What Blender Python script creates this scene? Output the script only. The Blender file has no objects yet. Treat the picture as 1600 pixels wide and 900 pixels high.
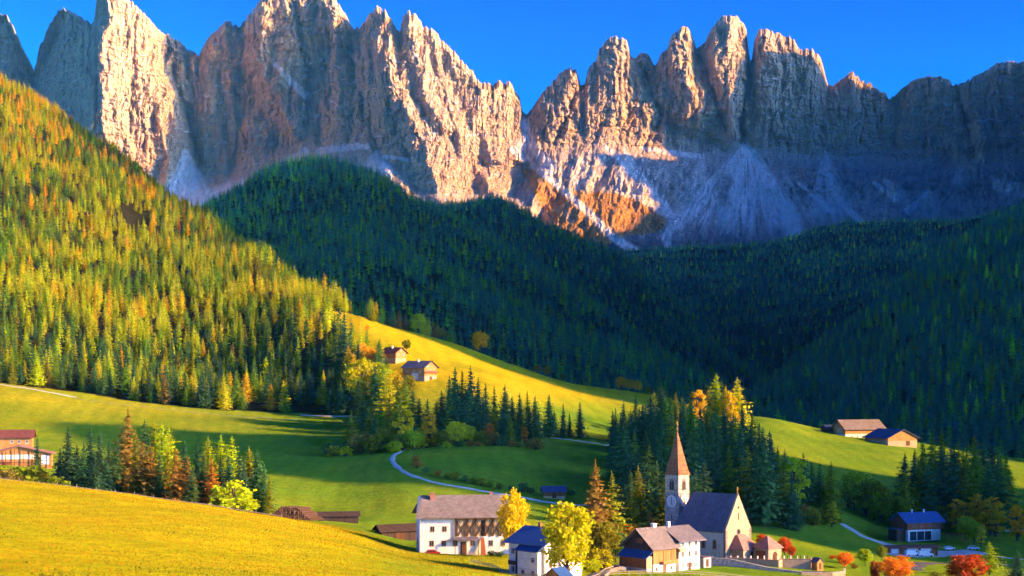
import bpy, bmesh, math, random
import numpy as np
from mathutils import Vector, Matrix
from mathutils.bvhtree import BVHTree
C = bpy.context.scene.collection
random.seed(7); RNG = np.random.RandomState(11)
R = math.radians

# ---------------------------------------------------------------- camera
F = 2400.0                                   # focal length in photo pixels (photo 1600 wide), horizon at row 600
cam = bpy.data.cameras.new('camera'); camo = bpy.data.objects.new('camera', cam); C.objects.link(camo)
cam.sensor_width = 36.0; cam.lens = F * 36.0 / 1600.0
cam.shift_y = 150.0 / 1600.0
cam.clip_start = 0.5; cam.clip_end = 60000
camo.location = (0, 0, 0); camo.rotation_euler = (R(90), 0, 0)
bpy.context.scene.camera = camo

# ---------------------------------------------------------------- light
PHI, ELEV = R(76), R(18.0)                   # sun low on the right, slightly behind the camera
SDIR = Vector((math.sin(PHI) * math.cos(ELEV), -math.cos(PHI) * math.cos(ELEV), math.sin(ELEV)))
w = bpy.data.worlds.new('World'); bpy.context.scene.world = w; w.use_nodes = True
nt = w.node_tree; nt.nodes.clear()
wo = nt.nodes.new('ShaderNodeOutputWorld'); bg = nt.nodes.new('ShaderNodeBackground')
sky = nt.nodes.new('ShaderNodeTexSky'); sky.sky_type = 'NISHITA'; sky.sun_disc = False
sky.sun_elevation = ELEV; sky.sun_rotation = math.pi - PHI
sky.altitude = 1300; sky.air_density = 1.0; sky.dust_density = 1.4; sky.ozone_density = 4.0
gm = nt.nodes.new('ShaderNodeGamma'); gm.inputs[1].default_value = 3.0
hs = nt.nodes.new('ShaderNodeHueSaturation'); hs.inputs['Saturation'].default_value = 1.04; hs.inputs['Value'].default_value = 0.049; hs.inputs['Hue'].default_value = 0.5
nt.links.new(sky.outputs[0], gm.inputs[0]); nt.links.new(gm.outputs[0], hs.inputs['Color']); nt.links.new(hs.outputs[0], bg.inputs[0]); nt.links.new(bg.outputs[0], wo.inputs[0])
bg.inputs[1].default_value = 0.06
sl = bpy.data.lights.new('sun', 'SUN'); sl.energy = 2.3; sl.angle = R(0.5); sl.color = (1.0, 0.51, 0.08)
so = bpy.data.objects.new('sun', sl); C.objects.link(so)
so.rotation_euler = SDIR.to_track_quat('Z', 'Y').to_euler(); so.location = (1500, -400, 900)
vs = bpy.context.scene.view_settings
vs.view_transform = 'Standard'; vs.look = 'None'; vs.exposure = 2.95; vs.gamma = 1.0; vs.use_curve_mapping = False
cy = bpy.context.scene.cycles
cy.max_bounces = 4; cy.diffuse_bounces = 3; cy.glossy_bounces = 1; cy.transmission_bounces = 2; cy.transparent_max_bounces = 4; cy.volume_bounces = 0

# ---------------------------------------------------------------- helpers
def P(px, py, Y): return Vector(((px - 800) / F * Y, Y, (600 - py) / F * Y))

def tag(o, label=None, cat=None, group=None, kind=None):
    if label: o['label'] = label
    if cat: o['category'] = cat
    if group: o['group'] = group
    if kind: o['kind'] = kind
    return o

def new_obj(name, data, parent=None):
    o = bpy.data.objects.new(name, data); C.objects.link(o)
    if parent: o.parent = parent
    return o

def mesh_np(name, verts, faces, mat=None, smooth=True, attrs=None, link=True, parent=None):
    me = bpy.data.meshes.new(name)
    verts = np.asarray(verts, dtype=np.float32); faces = np.asarray(faces, dtype=np.int32)
    nv, nf, k = len(verts), len(faces), faces.shape[1]
    me.vertices.add(nv); me.vertices.foreach_set('co', verts.ravel())
    me.loops.add(nf * k); me.loops.foreach_set('vertex_index', faces.ravel())
    me.polygons.add(nf); me.polygons.foreach_set('loop_start', np.arange(0, nf * k, k, dtype=np.int32))
    me.polygons.foreach_set('use_smooth', np.full(nf, smooth, dtype=bool))
    me.update(calc_edges=True)
    for an, av in (attrs or {}).items():
        a = me.attributes.new(an, 'FLOAT', 'POINT'); a.data.foreach_set('value', np.asarray(av, dtype=np.float32).ravel())
    if mat: me.materials.append(mat)
    return new_obj(name, me, parent) if link else me

# numpy noise
_perm = np.random.RandomState(3).permutation(4096)
_grad = np.random.RandomState(5).uniform(0, 2 * np.pi, 4096); _gx, _gy = np.cos(_grad), np.sin(_grad)
def perlin(x, y):
    xi = np.floor(x).astype(np.int64); yi = np.floor(y).astype(np.int64); xf = x - xi; yf = y - yi
    u = xf * xf * xf * (xf * (xf * 6 - 15) + 10); v = yf * yf * yf * (yf * (yf * 6 - 15) + 10)
    def g(a, b, dx, dy):
        h = _perm[(_perm[a & 4095] + b) & 4095]; return _gx[h] * dx + _gy[h] * dy
    n00 = g(xi, yi, xf, yf); n10 = g(xi + 1, yi, xf - 1, yf); n01 = g(xi, yi + 1, xf, yf - 1); n11 = g(xi + 1, yi + 1, xf - 1, yf - 1)
    return 1.5 * ((n00 * (1 - u) + n10 * u) * (1 - v) + (n01 * (1 - u) + n11 * u) * v)
def fbm(x, y, o=4, lac=2.1, gain=0.5):
    s = 0; a = 1; t = 0
    for i in range(o): s = s + a * perlin(x + 17.3 * i, y - 9.1 * i); t += a; a *= gain; x = x * lac; y = y * lac
    return s / t
def ridged(x, y, o=4, lac=2.1, gain=0.55):
    s = 0; a = 1; t = 0
    for i in range(o): s = s + a * (1 - 2.2 * np.abs(perlin(x + 31.7 * i, y + 11.9 * i))); t += a; a *= gain; x = x * lac; y = y * lac
    return s / t
def pchip(xk, yk, x):
    xk = np.asarray(xk, float); yk = np.asarray(yk, float); n = len(xk)
    if n == 1: return np.full_like(x, yk[0], dtype=float)
    h = np.diff(xk); d = np.diff(yk) / h
    m = np.zeros(n)
    if n > 2:
        w1 = 2 * h[1:] + h[:-1]; w2 = h[1:] + 2 * h[:-1]; ok = d[:-1] * d[1:] > 0
        with np.errstate(divide='ignore', invalid='ignore'):
            hm = (w1 + w2) / (w1 / d[:-1] + w2 / d[1:])
        m[1:-1] = np.where(ok, hm, 0)
    m[0] = d[0]; m[-1] = d[-1]
    x = np.asarray(x, float); i = np.clip(np.searchsorted(xk, x) - 1, 0, n - 2); t = (x - xk[i]) / h[i]
    lo = t < 0; hi = t > 1; t_ = np.clip(t, 0, 1)
    r = (2 * t_**3 - 3 * t_**2 + 1) * yk[i] + (t_**3 - 2 * t_**2 + t_) * h[i] * m[i] + (-2 * t_**3 + 3 * t_**2) * yk[i + 1] + (t_**3 - t_**2) * h[i] * m[i + 1]
    return r + np.where(lo, t * h[i] * m[i], 0) + np.where(hi, (t - 1) * h[i] * m[i + 1], 0)
def smooth(a, b, x): t = np.clip((x - a) / (b - a), 0, 1); return t * t * (3 - 2 * t)
def inpoly(px, py, poly):
    px = np.asarray(px); py = np.asarray(py); r = np.zeros(px.shape, bool); n = len(poly)
    for i in range(n):
        x1, y1 = poly[i]; x2, y2 = poly[(i + 1) % n]
        if y1 == y2: continue
        c = ((y1 > py) != (y2 > py)) & (px < (x2 - x1) * (py - y1) / (y2 - y1) + x1); r ^= c
    return r
def dpoly(px, py, pts):
    """distance to a polyline and signed side (positive = right of it for downward lines)"""
    best = np.full(px.shape, 1e9); tt = np.zeros(px.shape); n = len(pts) - 1
    for i in range(n):
        (x1, y1), (x2, y2) = pts[i], pts[i + 1]; dx, dy = x2 - x1, y2 - y1
        t = np.clip(((px - x1) * dx + (py - y1) * dy) / (dx * dx + dy * dy), 0, 1)
        d = np.hypot(px - x1 - t * dx, py - y1 - t * dy); m = d < best; best = np.where(m, d, best); tt = np.where(m, (i + t) / n, tt)
    return best, tt

# ---------------------------------------------------------------- materials
class NT:
    def __init__(s, name):
        s.m = bpy.data.materials.new(name); s.m.use_nodes = True; s.t = s.m.node_tree; s.t.nodes.clear()
        s.out = s.n('ShaderNodeOutputMaterial')
    def n(s, typ, **kw):
        nd = s.t.nodes.new(typ)
        for k, v in kw.items(): setattr(nd, k, v)
        return nd
    def l(s, a, b): s.t.links.new(a, b)
    def inp(s, node, key, v):
        if hasattr(v, 'links') or hasattr(v, 'is_output'): s.l(v, node.inputs[key])
        else: node.inputs[key].default_value = v
    def pos(s, scale=(1, 1, 1), rot=(0, 0, 0), obj=False):
        g = s.n('ShaderNodeTexCoord') if obj else s.n('ShaderNodeNewGeometry')
        m = s.n('ShaderNodeMapping'); m.inputs['Scale'].default_value = scale; m.inputs['Rotation'].default_value = rot
        s.l(g.outputs['Object' if obj else 'Position'], m.inputs['Vector']); return m.outputs[0]
    def noise(s, vec, scale=1.0, detail=4, rough=0.55, dist=0.0):
        n = s.n('ShaderNodeTexNoise'); s.l(vec, n.inputs['Vector']); n.inputs['Scale'].default_value = scale
        n.inputs['Detail'].default_value = detail; n.inputs['Roughness'].default_value = rough; n.inputs['Distortion'].default_value = dist
        return n.outputs['Fac']
    def ramp(s, fac, stops, interp='LINEAR'):
        r = s.n('ShaderNodeValToRGB'); s.l(fac, r.inputs[0]); e = r.color_ramp; e.interpolation = interp
        while len(e.elements) < len(stops): e.elements.new(0.5)
        for el, (p, c) in zip(e.elements, stops):
            el.position = p; el.color = (c[0], c[1], c[2], 1) if not isinstance(c, float) else (c, c, c, 1)
        return r.outputs[0]
    def mix(s, fac, a, b, typ='MIX'):
        m = s.n('ShaderNodeMix', data_type='RGBA', blend_type=typ); s.inp(m, 0, fac)
        for i, v in ((6, a), (7, b)):
            if isinstance(v, (tuple, list)): m.inputs[i].default_value = (v[0], v[1], v[2], 1)
            else: s.l(v, m.inputs[i])
        return m.outputs[2]
    def math(s, op, a, b=0.0):
        m = s.n('ShaderNodeMath', operation=op); s.inp(m, 0, a); s.inp(m, 1, b); return m.outputs[0]
    def attr(s, name, typ='GEOMETRY', out='Fac'):
        a = s.n('ShaderNodeAttribute', attribute_name=name, attribute_type=typ); return a.outputs[out]
    def bump(s, h, strength=0.5, dist=1.0):
        b = s.n('ShaderNodeBump'); s.l(h, b.inputs['Height']); b.inputs['Strength'].default_value = strength; b.inputs['Distance'].default_value = dist
        return b.outputs[0]
    def bsdf(s, col, rough=0.9, normal=None, spec=0.2, metal=0.0):
        b = s.n('ShaderNodeBsdfPrincipled')
        if isinstance(col, (tuple, list)): b.inputs['Base Color'].default_value = (col[0], col[1], col[2], 1)
        else: s.l(col, b.inputs['Base Color'])
        s.inp(b, 'Roughness', rough); b.inputs['Specular IOR Level'].default_value = spec; b.inputs['Metallic'].default_value = metal
        if normal is not None: s.l(normal, b.inputs['Normal'])
        s.l(b.outputs[0], s.out.inputs[0]); return b
# ---------------------------------------------------------------- ground of the valley: one height field, rows of (distance: [(column, row) ...])
ROWS = {
 6:    [(-900, 1320), (800, 1320), (2500, 1320)],
 60:   [(-900, 925), (0, 935), (800, 960), (2500, 1010)],
 150:  [(-900, 830), (0, 880), (800, 935), (1600, 1000), (2500, 1060)],
 250:  [(-900, 745), (0, 818), (300, 850), (600, 893), (800, 930), (1600, 990), (2500, 1040)],
 340:  [(-900, 690), (0, 779), (300, 808), (500, 842), (650, 876), (800, 903), (900, 916), (1200, 925), (1600, 940), (2500, 990)],
 390:  [(-900, 665), (0, 760), (250, 788), (430, 820), (560, 848), (650, 869), (790, 886), (900, 893), (1030, 893), (1200, 905), (1600, 922), (2500, 960)],
 430:  [(-900, 650), (0, 749), (250, 777), (430, 808), (560, 838), (650, 862), (790, 864), (900, 875), (1000, 882), (1080, 884), (1130, 886), (1300, 896), (1600, 905), (2500, 940)],
 475:  [(-900, 690), (0, 779), (250, 794), (430, 808), (560, 826), (650, 846), (790, 846), (900, 852), (1060, 863), (1200, 866), (1320, 876), (1450, 890), (1600, 900), (2500, 920)],
 540:  [(-900, 700), (0, 772), (250, 785), (400, 796), (500, 806), (650, 800), (800, 808), (900, 818), (1060, 826), (1200, 840), (1320, 858), (1400, 866), (1500, 872), (1600, 880), (2500, 900)],
 600:  [(-900, 680), (0, 724), (90, 735), (200, 750), (400, 755), (520, 762), (650, 752), (800, 766), (870, 777), (1000, 785), (1200, 800), (1300, 818), (1400, 844), (1500, 846), (1600, 846), (2500, 860)],
 680:  [(-900, 640), (0, 700), (200, 716), (400, 722), (520, 722), (620, 712), (750, 704), (850, 712), (930, 718), (1050, 735), (1200, 752), (1300, 772), (1400, 795), (1600, 798), (2500, 820)],
 780:  [(-900, 600), (0, 660), (200, 682), (400, 692), (560, 692), (700, 681), (850, 686), (920, 690), (1000, 700), (1100, 706), (1180, 708), (1300, 728), (1400, 745), (1600, 760), (2500, 800)],
 900:  [(-900, 540), (0, 602), (150, 622), (350, 640), (500, 646), (560, 640), (600, 612), (655, 588), (750, 596), (850, 626), (950, 656), (1000, 666), (1100, 672), (1180, 663), (1300, 681), (1425, 696), (1600, 730), (2500, 790)],
 970:  [(-900, 480), (0, 588), (150, 604), (350, 618), (500, 600), (560, 568), (600, 556), (655, 562), (750, 580), (850, 606), (950, 636), (1000, 646), (1100, 654), (1180, 652), (1300, 673), (1425, 689), (1600, 718), (2500, 780)],
 1050: [(-900, 400), (0, 560), (150, 575), (300, 590), (400, 585), (500, 535), (560, 520), (600, 526), (700, 552), (800, 584), (900, 610), (1000, 628), (1100, 645), (1180, 655), (1300, 684), (1450, 705), (1600, 730), (2500, 780)],
 1200: [(-900, 300), (0, 480), (150, 505), (300, 525), (400, 508), (500, 484), (560, 494), (600, 508), (700, 534), (800, 570), (900, 600), (1000, 614), (1100, 640), (1180, 665), (1300, 700), (1600, 745), (2500, 780)],
 1300: [(-900, 245), (0, 432), (150, 460), (300, 475), (400, 462), (500, 464), (560, 500), (600, 530), (700, 560), (900, 625), (1100, 670), (1300, 705), (1600, 740), (2500, 770)],
 1500: [(-900, 150), (0, 342), (150, 380), (300, 400), (400, 402), (500, 490), (600, 560), (800, 620), (1100, 690), (1600, 720), (2500, 740)],
 1750: [(-900, 60), (0, 245), (120, 272), (250, 312), (350, 365), (450, 490), (600, 600), (800, 660), (1600, 700), (2500, 720)],
 2000: [(-900, -20), (0, 160), (120, 210), (200, 262), (300, 370), (400, 500), (600, 620), (1600, 690), (2500, 700)],
 2150: [(-900, -50), (0, 133), (60, 165), (150, 240), (300, 430), (500, 600), (1600, 680), (2500, 690)],
 2400: [(-900, -10), (0, 190), (150, 330), (300, 500), (500, 620), (1600, 670), (2500, 680)],
}
PXG = np.concatenate([np.arange(-900, -60, 30), np.arange(-60, 1661, 4.0), np.arange(1690, 2501, 30)])
YK = np.array(sorted(ROWS)); ZK = np.stack([(600 - pchip(*zip(*ROWS[y]), PXG)) / F * y for y in YK])
YG = np.concatenate([np.linspace(6, 240, 40), np.arange(243, 640, 3.0), np.arange(640, 1250, 5.0), np.arange(1250, 2401, 12.5)])
ZG = np.stack([pchip(YK, ZK[:, i], YG) for i in range(len(PXG))], axis=1)
PX2, Y2 = np.meshgrid(PXG, YG); X2 = (PX2 - 800) / F * Y2
ZG = ZG + fbm(X2 / 60, Y2 / 60, 3) * 1.1 * smooth(60, 400, Y2) + fbm(X2 / 14, Y2 / 14, 2) * 0.22
def ground_z(x, y):
    px = x / y * F + 800
    i = int(np.clip(np.searchsorted(PXG, px) - 1, 0, len(PXG) - 2)); j = int(np.clip(np.searchsorted(YG, y) - 1, 0, len(YG) - 2))
    a = (px - PXG[i]) / (PXG[i + 1] - PXG[i]); b = (y - YG[j]) / (YG[j + 1] - YG[j])
    return float((ZG[j, i] * (1 - a) + ZG[j, i + 1] * a) * (1 - b) + (ZG[j + 1, i] * (1 - a) + ZG[j + 1, i + 1] * a) * b)
def flatten(cx, cy_, r, z=None, fall=8.0):
    """level a building plot (real terrace in the slope)"""
    global ZG
    if z is None: z = ground_z(cx, cy_)
    d = np.hypot(X2 - cx, Y2 - cy_); k = 1 - smooth(r, r + fall, d); ZG = ZG * (1 - k) + z * k
    return z
def at(px, py, y0=30, y1=2380):
    """the ground point seen at photo pixel (px,py): first hit marching outwards"""
    ys = np.arange(y0, y1, 2.0); i = int(np.clip(np.searchsorted(PXG, px) - 1, 0, len(PXG) - 2)); a = (px - PXG[i]) / (PXG[i + 1] - PXG[i])
    zc = np.interp(ys, YG, ZG[:, i] * (1 - a) + ZG[:, i + 1] * a); rr = 600 - zc / ys * F
    k = np.argmax(rr <= py) if (rr <= py).any() else len(ys) - 1
    return Vector(((px - 800) / F * ys[k], ys[k], zc[k]))
# building plots are levelled before the ground is meshed
PLOT = {}
def plot(key, px, Y, r, fall=8.0, dz=0.0):
    x = (px - 800) / F * Y; z = flatten(x, Y, r, ground_z(x, Y) + dz, fall); PLOT[key] = Vector((x, Y, z)); return PLOT[key]
plot('farm', 722, 437, 11, 9); plot('bluehouse', 862, 372, 9, 8); plot('barnhouse', 1030, 404, 9, 8)
plot('church', 1120, 458, 17, 12); plot('righthouse', 1435, 604, 13, 10)

# ---------------------------------------------------------------- forest and other sheets
class Sheet:
    """lofted terrain: rows front to back of (column, row, distance) control points"""
    def __init__(s, rows, pxs, n=14, amp=0.0, wl=300.0, seed=0.0, ramp=18.0):
        pxs = np.asarray(pxs, float); s.px = pxs
        ys = np.stack([np.interp(pxs, [p[0] for p in r], [p[2] for p in r]) for r in rows])
        zs = np.stack([(600 - pchip([p[0] for p in r], [p[1] for p in r], pxs)) / F * ys[k] for k, r in enumerate(rows)])
        t = np.linspace(0, len(rows) - 1, (len(rows) - 1) * n + 1); tk = np.arange(len(rows))
        s.Y = np.stack([np.interp(t, tk, ys[:, i]) for i in range(len(pxs))], 1)
        s.Z = np.stack([pchip(tk, zs[:, i], t) for i in range(len(pxs))], 1)
        s.X = (pxs[None, :] - 800) / F * s.Y
        if amp:
            k = np.minimum(smooth(0, 1.0, t), 1)[:, None]
            s.Z = s.Z + k * amp * (0.75 * ridged(s.X / wl + seed, s.Y / (wl * 1.6) + seed, 3) + 0.35 * fbm(s.X / 90, s.Y / 90, 2))
            s.X = s.X + fbm(s.X / 200, s.Y / 200 + 5, 2) * 0
    def verts(s): return np.stack([s.X, s.Y, s.Z], -1).reshape(-1, 3)
    def faces(s):
        ny, nx = s.X.shape; a = (np.arange(ny - 1)[:, None] * nx + np.arange(nx - 1)[None, :]).ravel()
        return np.stack([a, a + 1, a + nx + 1, a + nx], 1)
    def scatter(s, spacing, rng, mask=None, jit=True):
        """random points at even real-world spacing over the sheet"""
        X, Y, Z = s.X, s.Y, s.Z
        e1 = np.stack([X[:-1, 1:] - X[:-1, :-1], Y[:-1, 1:] - Y[:-1, :-1]], -1); e2 = np.stack([X[1:, :-1] - X[:-1, :-1], Y[1:, :-1] - Y[:-1, :-1]], -1)
        area = np.abs(e1[..., 0] * e2[..., 1] - e1[..., 1] * e2[..., 0]); n = area / spacing ** 2
        cnt = (n + rng.uniform(size=n.shape)).astype(int); j, i = np.nonzero(cnt); rep = cnt[j, i]; j = np.repeat(j, rep); i = np.repeat(i, rep)
        a = rng.uniform(size=len(j)); b = rng.uniform(size=len(j))
        def q(A): return (A[j, i] * (1 - a) + A[j, i + 1] * a) * (1 - b) + (A[j + 1, i] * (1 - a) + A[j + 1, i + 1] * a) * b
        x, y, z = q(X), q(Y), q(Z); p = np.stack([x, y, z], 1)
        px = x / y * F + 800; py = 600 - z / y * F
        ok = (px > -90) & (px < 1690) & (py > -60)
        if mask is not None: ok &= mask(px, py, x, y)
        return p[ok], px[ok], py[ok]
ground = Sheet.__new__(Sheet); ground.px = PXG; ground.X, ground.Y, ground.Z = X2, Y2, ZG

GX = np.arange(-100, 1760, 8.0)
dark_hill = Sheet([
 [(-100, 600, 1350), (300, 590, 1400), (500, 590, 1450), (700, 640, 1500), (900, 690, 1500), (1100, 730, 1450), (1300, 760, 1400), (1760, 780, 1400)],
 [(-100, 470, 1900), (300, 450, 1900), (500, 440, 1900), (700, 500, 1850), (900, 590, 1800), (1050, 650, 1750), (1200, 690, 1700), (1760, 760, 1600)],
 [(-100, 370, 2400), (340, 370, 2400), (500, 345, 2400), (650, 400, 2300), (800, 470, 2200), (950, 550, 2100), (1100, 630, 1950), (1300, 720, 1850), (1760, 770, 1750)],
 [(-100, 420, 2900), (250, 385, 2850), (340, 333, 2850), (380, 306, 2850), (430, 279, 2850), (500, 265, 2900), (570, 285, 2850), (650, 330, 2750), (750, 378, 2650), (850, 434, 2550), (950, 500, 2400), (1050, 570, 2200), (1150, 640, 2050), (1300, 740, 1950), (1760, 780, 1900)],
 [(-100, 520, 3300), (340, 440, 3300), (500, 360, 3350), (650, 420, 3250), (850, 520, 2950), (1050, 640, 2500), (1300, 760, 2200), (1760, 790, 2100)],
], GX, 16, 26, 330, 1.3)
dark_ridge = Sheet([
 [(300, 560, 2700), (600, 560, 2700), (800, 560, 2600), (1000, 640, 2450), (1150, 690, 2350), (1350, 740, 2300), (1760, 740, 2300)],
 [(300, 440, 3200), (600, 400, 3200), (770, 430, 3100), (900, 470, 3000), (1000, 540, 2900), (1100, 610, 2700), (1250, 690, 2600), (1760, 720, 2600)],
 [(300, 420, 3800), (560, 340, 3750), (650, 329, 3700), (770, 322, 3700), (850, 364, 3700), (960, 405, 3600), (1030, 460, 3450), (1100, 530, 3250), (1180, 600, 3050), (1300, 680, 2900), (1760, 720, 2900)],
 [(300, 520, 4200), (650, 420, 4200), (850, 460, 4200), (1000, 540, 4000), (1180, 650, 3500), (1760, 730, 3200)],
], GX[50:], 16, 28, 380, 4.1)
back_forest = Sheet([
 [(700, 640, 2900), (1000, 650, 2900), (1200, 660, 2800), (1400, 680, 2700), (1760, 700, 2600)],
 [(700, 520, 3700), (900, 500, 3700), (1050, 520, 3600), (1150, 530, 3500), (1300, 510, 3400), (1500, 470, 3400), (1760, 420, 3400)],
 [(700, 430, 4500), (900, 430, 4500), (1050, 442, 4400), (1150, 450, 4300), (1300, 420, 4300), (1500, 395, 4300), (1760, 350, 4300)],
 [(700, 420, 5300), (900, 400, 5300), (1000, 397, 5200), (1100, 398, 5150), (1180, 392, 5200), (1250, 376, 5200), (1330, 358, 5200), (1430, 358, 5200), (1500, 352, 5200), (1560, 342, 5200), (1760, 320, 5200)],
 [(700, 470, 5700), (1100, 450, 5700), (1300, 430, 5700), (1760, 400, 5700)],
], GX[95:], 16, 30, 420, 7.7)
right_hill = Sheet([
 [(950, 720, 1250), (1150, 730, 1250), (1300, 745, 1250), (1600, 780, 1200), (1760, 790, 1200)],
 [(950, 700, 1650), (1150, 665, 1650), (1300, 640, 1650), (1450, 620, 1600), (1600, 600, 1550), (1760, 570, 1500)],
 [(950, 690, 2000), (1150, 650, 2000), (1250, 605, 2000), (1350, 560, 2000), (1450, 520, 1950), (1600, 460, 1900), (1760, 400, 1900)],
 [(950, 690, 2300), (1150, 645, 2200), (1200, 622, 2250), (1250, 580, 2300), (1330, 515, 2400), (1400, 462, 2450), (1480, 408, 2550), (1540, 368, 2600), (1600, 338, 2650), (1760, 260, 2700)],
 [(950, 710, 2700), (1200, 700, 2700), (1400, 580, 2900), (1600, 460, 3100), (1760, 400, 3100)],
], GX[125:], 16, 24, 300, 9.4)

# ---------------------------------------------------------------- unseen mountain side right of the picture, shaped to cast shade over the valley
U = Vector((math.cos(PHI), math.sin(PHI))); SV = Vector((math.sin(PHI), -math.cos(PHI)))
CP, SP, TE = math.cos(PHI), math.sin(PHI), math.tan(ELEV)
def cast_T(u): return 900 + 700 * smooth(900, 1800, np.asarray(u, float))
# (column, row, distance): points where the cast shade should end; the crest heights are solved from them
EDGE = [(1080, 612, 560), (600, 590, 1050), (900, 655, 1060), (500, 560, 1150), (250, 600, 1300), (200, 560, 1450), (100, 460, 1700), (0, 330, 1900), (0, 250, 2050),
        (500, 200, 2400), (600, 220, 2900), (700, 250, 3500), (1000, 330, 4300), (1100, 350, 5000), (960, 372, 5800), (960, 350, 6050), (950, 240, 6250), (1080, 240, 6300), (1160, 235, 6300), (950, 190, 6850), (1040, 160, 6950), (1200, 135, 6950), (1320, 150, 7000), (1600, 125, 7100), (1900, 120, 7400), (1900, 130, 9000)]
def cast_point(px, py, Y):
    x = (px - 800) / F * Y; u = x * CP + Y * SP; t = x * SP - Y * CP; return u, (600 - py) / F * Y + (float(cast_T(u)) - t) * TE
CAST = sorted([cast_point(*e) for e in EDGE] + [(-600, 50), (480, 60), (520, 120), (640, 360), (700, 400), (765, 385), (805, 220), (835, 120), (930, 105), (985, 105)])
print('CAST', [(int(a), int(b)) for a, b in CAST])
def build_cast():
    uu = np.arange(-600, 8701, 30.0); h = np.interp(uu, *zip(*CAST)); h = np.convolve(np.pad(h, 1, mode='edge'), [0.2, 0.6, 0.2], 'valid'); h = h + fbm(uu / 400, uu * 0, 3) * 0.015 * h
    tt0 = cast_T(uu)
    prof = [(-0.9, -0.02), (-0.6, 0.12), (-0.35, 0.4), (-0.15, 0.75), (0, 1.0), (0.25, 0.8), (0.7, 0.45), (1.3, 0.1), (1.8, 0)]
    k = np.linspace(-0.9, 1.8, 46); ph = pchip(*zip(*prof), k)
    wid = np.maximum(350, h * 1.15)
    wid = np.minimum(wid, np.where(uu < 1500, 500, 5000))
    T = tt0[:, None] + k[None, :] * wid[:, None]; base = -90 + 0.10 * np.clip(uu - 1500, 0, 6000)
    Z = base[:, None] + ph[None, :] * (h - base)[:, None]
    Uu = np.repeat(uu[:, None], len(k), 1); X = SV.x * T + U.x * Uu; Y = SV.y * T + U.y * Uu
    Z = Z + ridged(X / 500, Y / 500, 3) * 0.05 * (Z - base[:, None])
    inside = X < np.abs(Y) / 3 * 1.15 + 60
    Z = np.where(inside & (Y > 0), np.minimum(Z, base[:, None] - 60), Z)
    ny, nx = X.shape; a = (np.arange(ny - 1)[:, None] * nx + np.arange(nx - 1)[None, :]).ravel()
    return np.stack([X, Y, Z], -1).reshape(-1, 3), np.stack([a, a + nx, a + nx + 1, a + 1], 1)
# ---------------------------------------------------------------- the rock peaks
SIL = [(-260, 60), (-120, 20), (-60, 30), (-20, 22), (8, 24), (20, 42), (36, 80), (50, 106), (53, 112), (57, 98), (62, 70), (68, 62), (76, 44), (90, 20), (100, 14), (118, 22), (136, 32), (143, 42), (147, 30), (150, 0), (153, -22), (180, -24), (200, -2), (225, 22), (245, 45), (256, 55), (262, 54), (280, 66), (300, 82), (310, 88),
       (318, 70), (328, 55), (340, 48), (352, 34), (366, 38), (376, 40), (384, 30), (398, 12), (412, -6), (430, -14), (462, -10), (500, -8), (525, 0), (540, 24), (549, 42), (558, 44), (566, 40), (575, 26), (588, 11), (600, 14), (608, 26), (618, 44), (625, 50), (630, 28), (638, 17), (650, 24), (660, 38), (680, 50), (700, 72), (722, 96), (740, 114), (752, 130), (768, 133), (780, 126), (790, 136), (796, 124), (803, 140), (812, 152), (816, 178), (822, 180), (832, 170),
       (845, 150), (862, 128), (874, 118), (890, 105), (900, 112), (908, 136), (914, 128), (920, 106), (930, 96), (936, 78), (948, 62), (962, 58), (978, 62), (984, 82), (990, 92), (1005, 86), (1014, 84), (1020, 100), (1026, 104), (1034, 84), (1042, 78), (1048, 58), (1056, 50), (1066, 42), (1076, 46), (1084, 62), (1088, 80), (1092, 74), (1102, 66), (1110, 48), (1122, 32), (1140, 24), (1156, 28), (1166, 46), (1170, 84), (1172, 96), (1178, 84),
       (1180, 62), (1186, 48), (1200, 46), (1216, 52), (1226, 58), (1236, 60), (1248, 76), (1270, 78), (1282, 90), (1288, 112), (1294, 132), (1302, 134), (1318, 124), (1332, 112), (1344, 126), (1356, 130), (1372, 142), (1392, 153), (1400, 150), (1414, 136), (1424, 128), (1450, 120), (1480, 122), (1488, 134), (1500, 132), (1520, 122), (1540, 112), (1558, 100), (1580, 97), (1600, 98), (1640, 104), (1700, 96), (1800, 120), (1900, 160)]
FOOT = [(-260, 300), (100, 290), (200, 285), (260, 278), (330, 275), (400, 262), (470, 240), (540, 226), (600, 248), (650, 292), (700, 305), (760, 312), (820, 300), (850, 250), (880, 236), (950, 226), (1000, 236), (1060, 240), (1110, 240), (1160, 228), (1200, 236), (1300, 244), (1400, 250), (1500, 256), (1600, 250), (1900, 250)]
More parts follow.
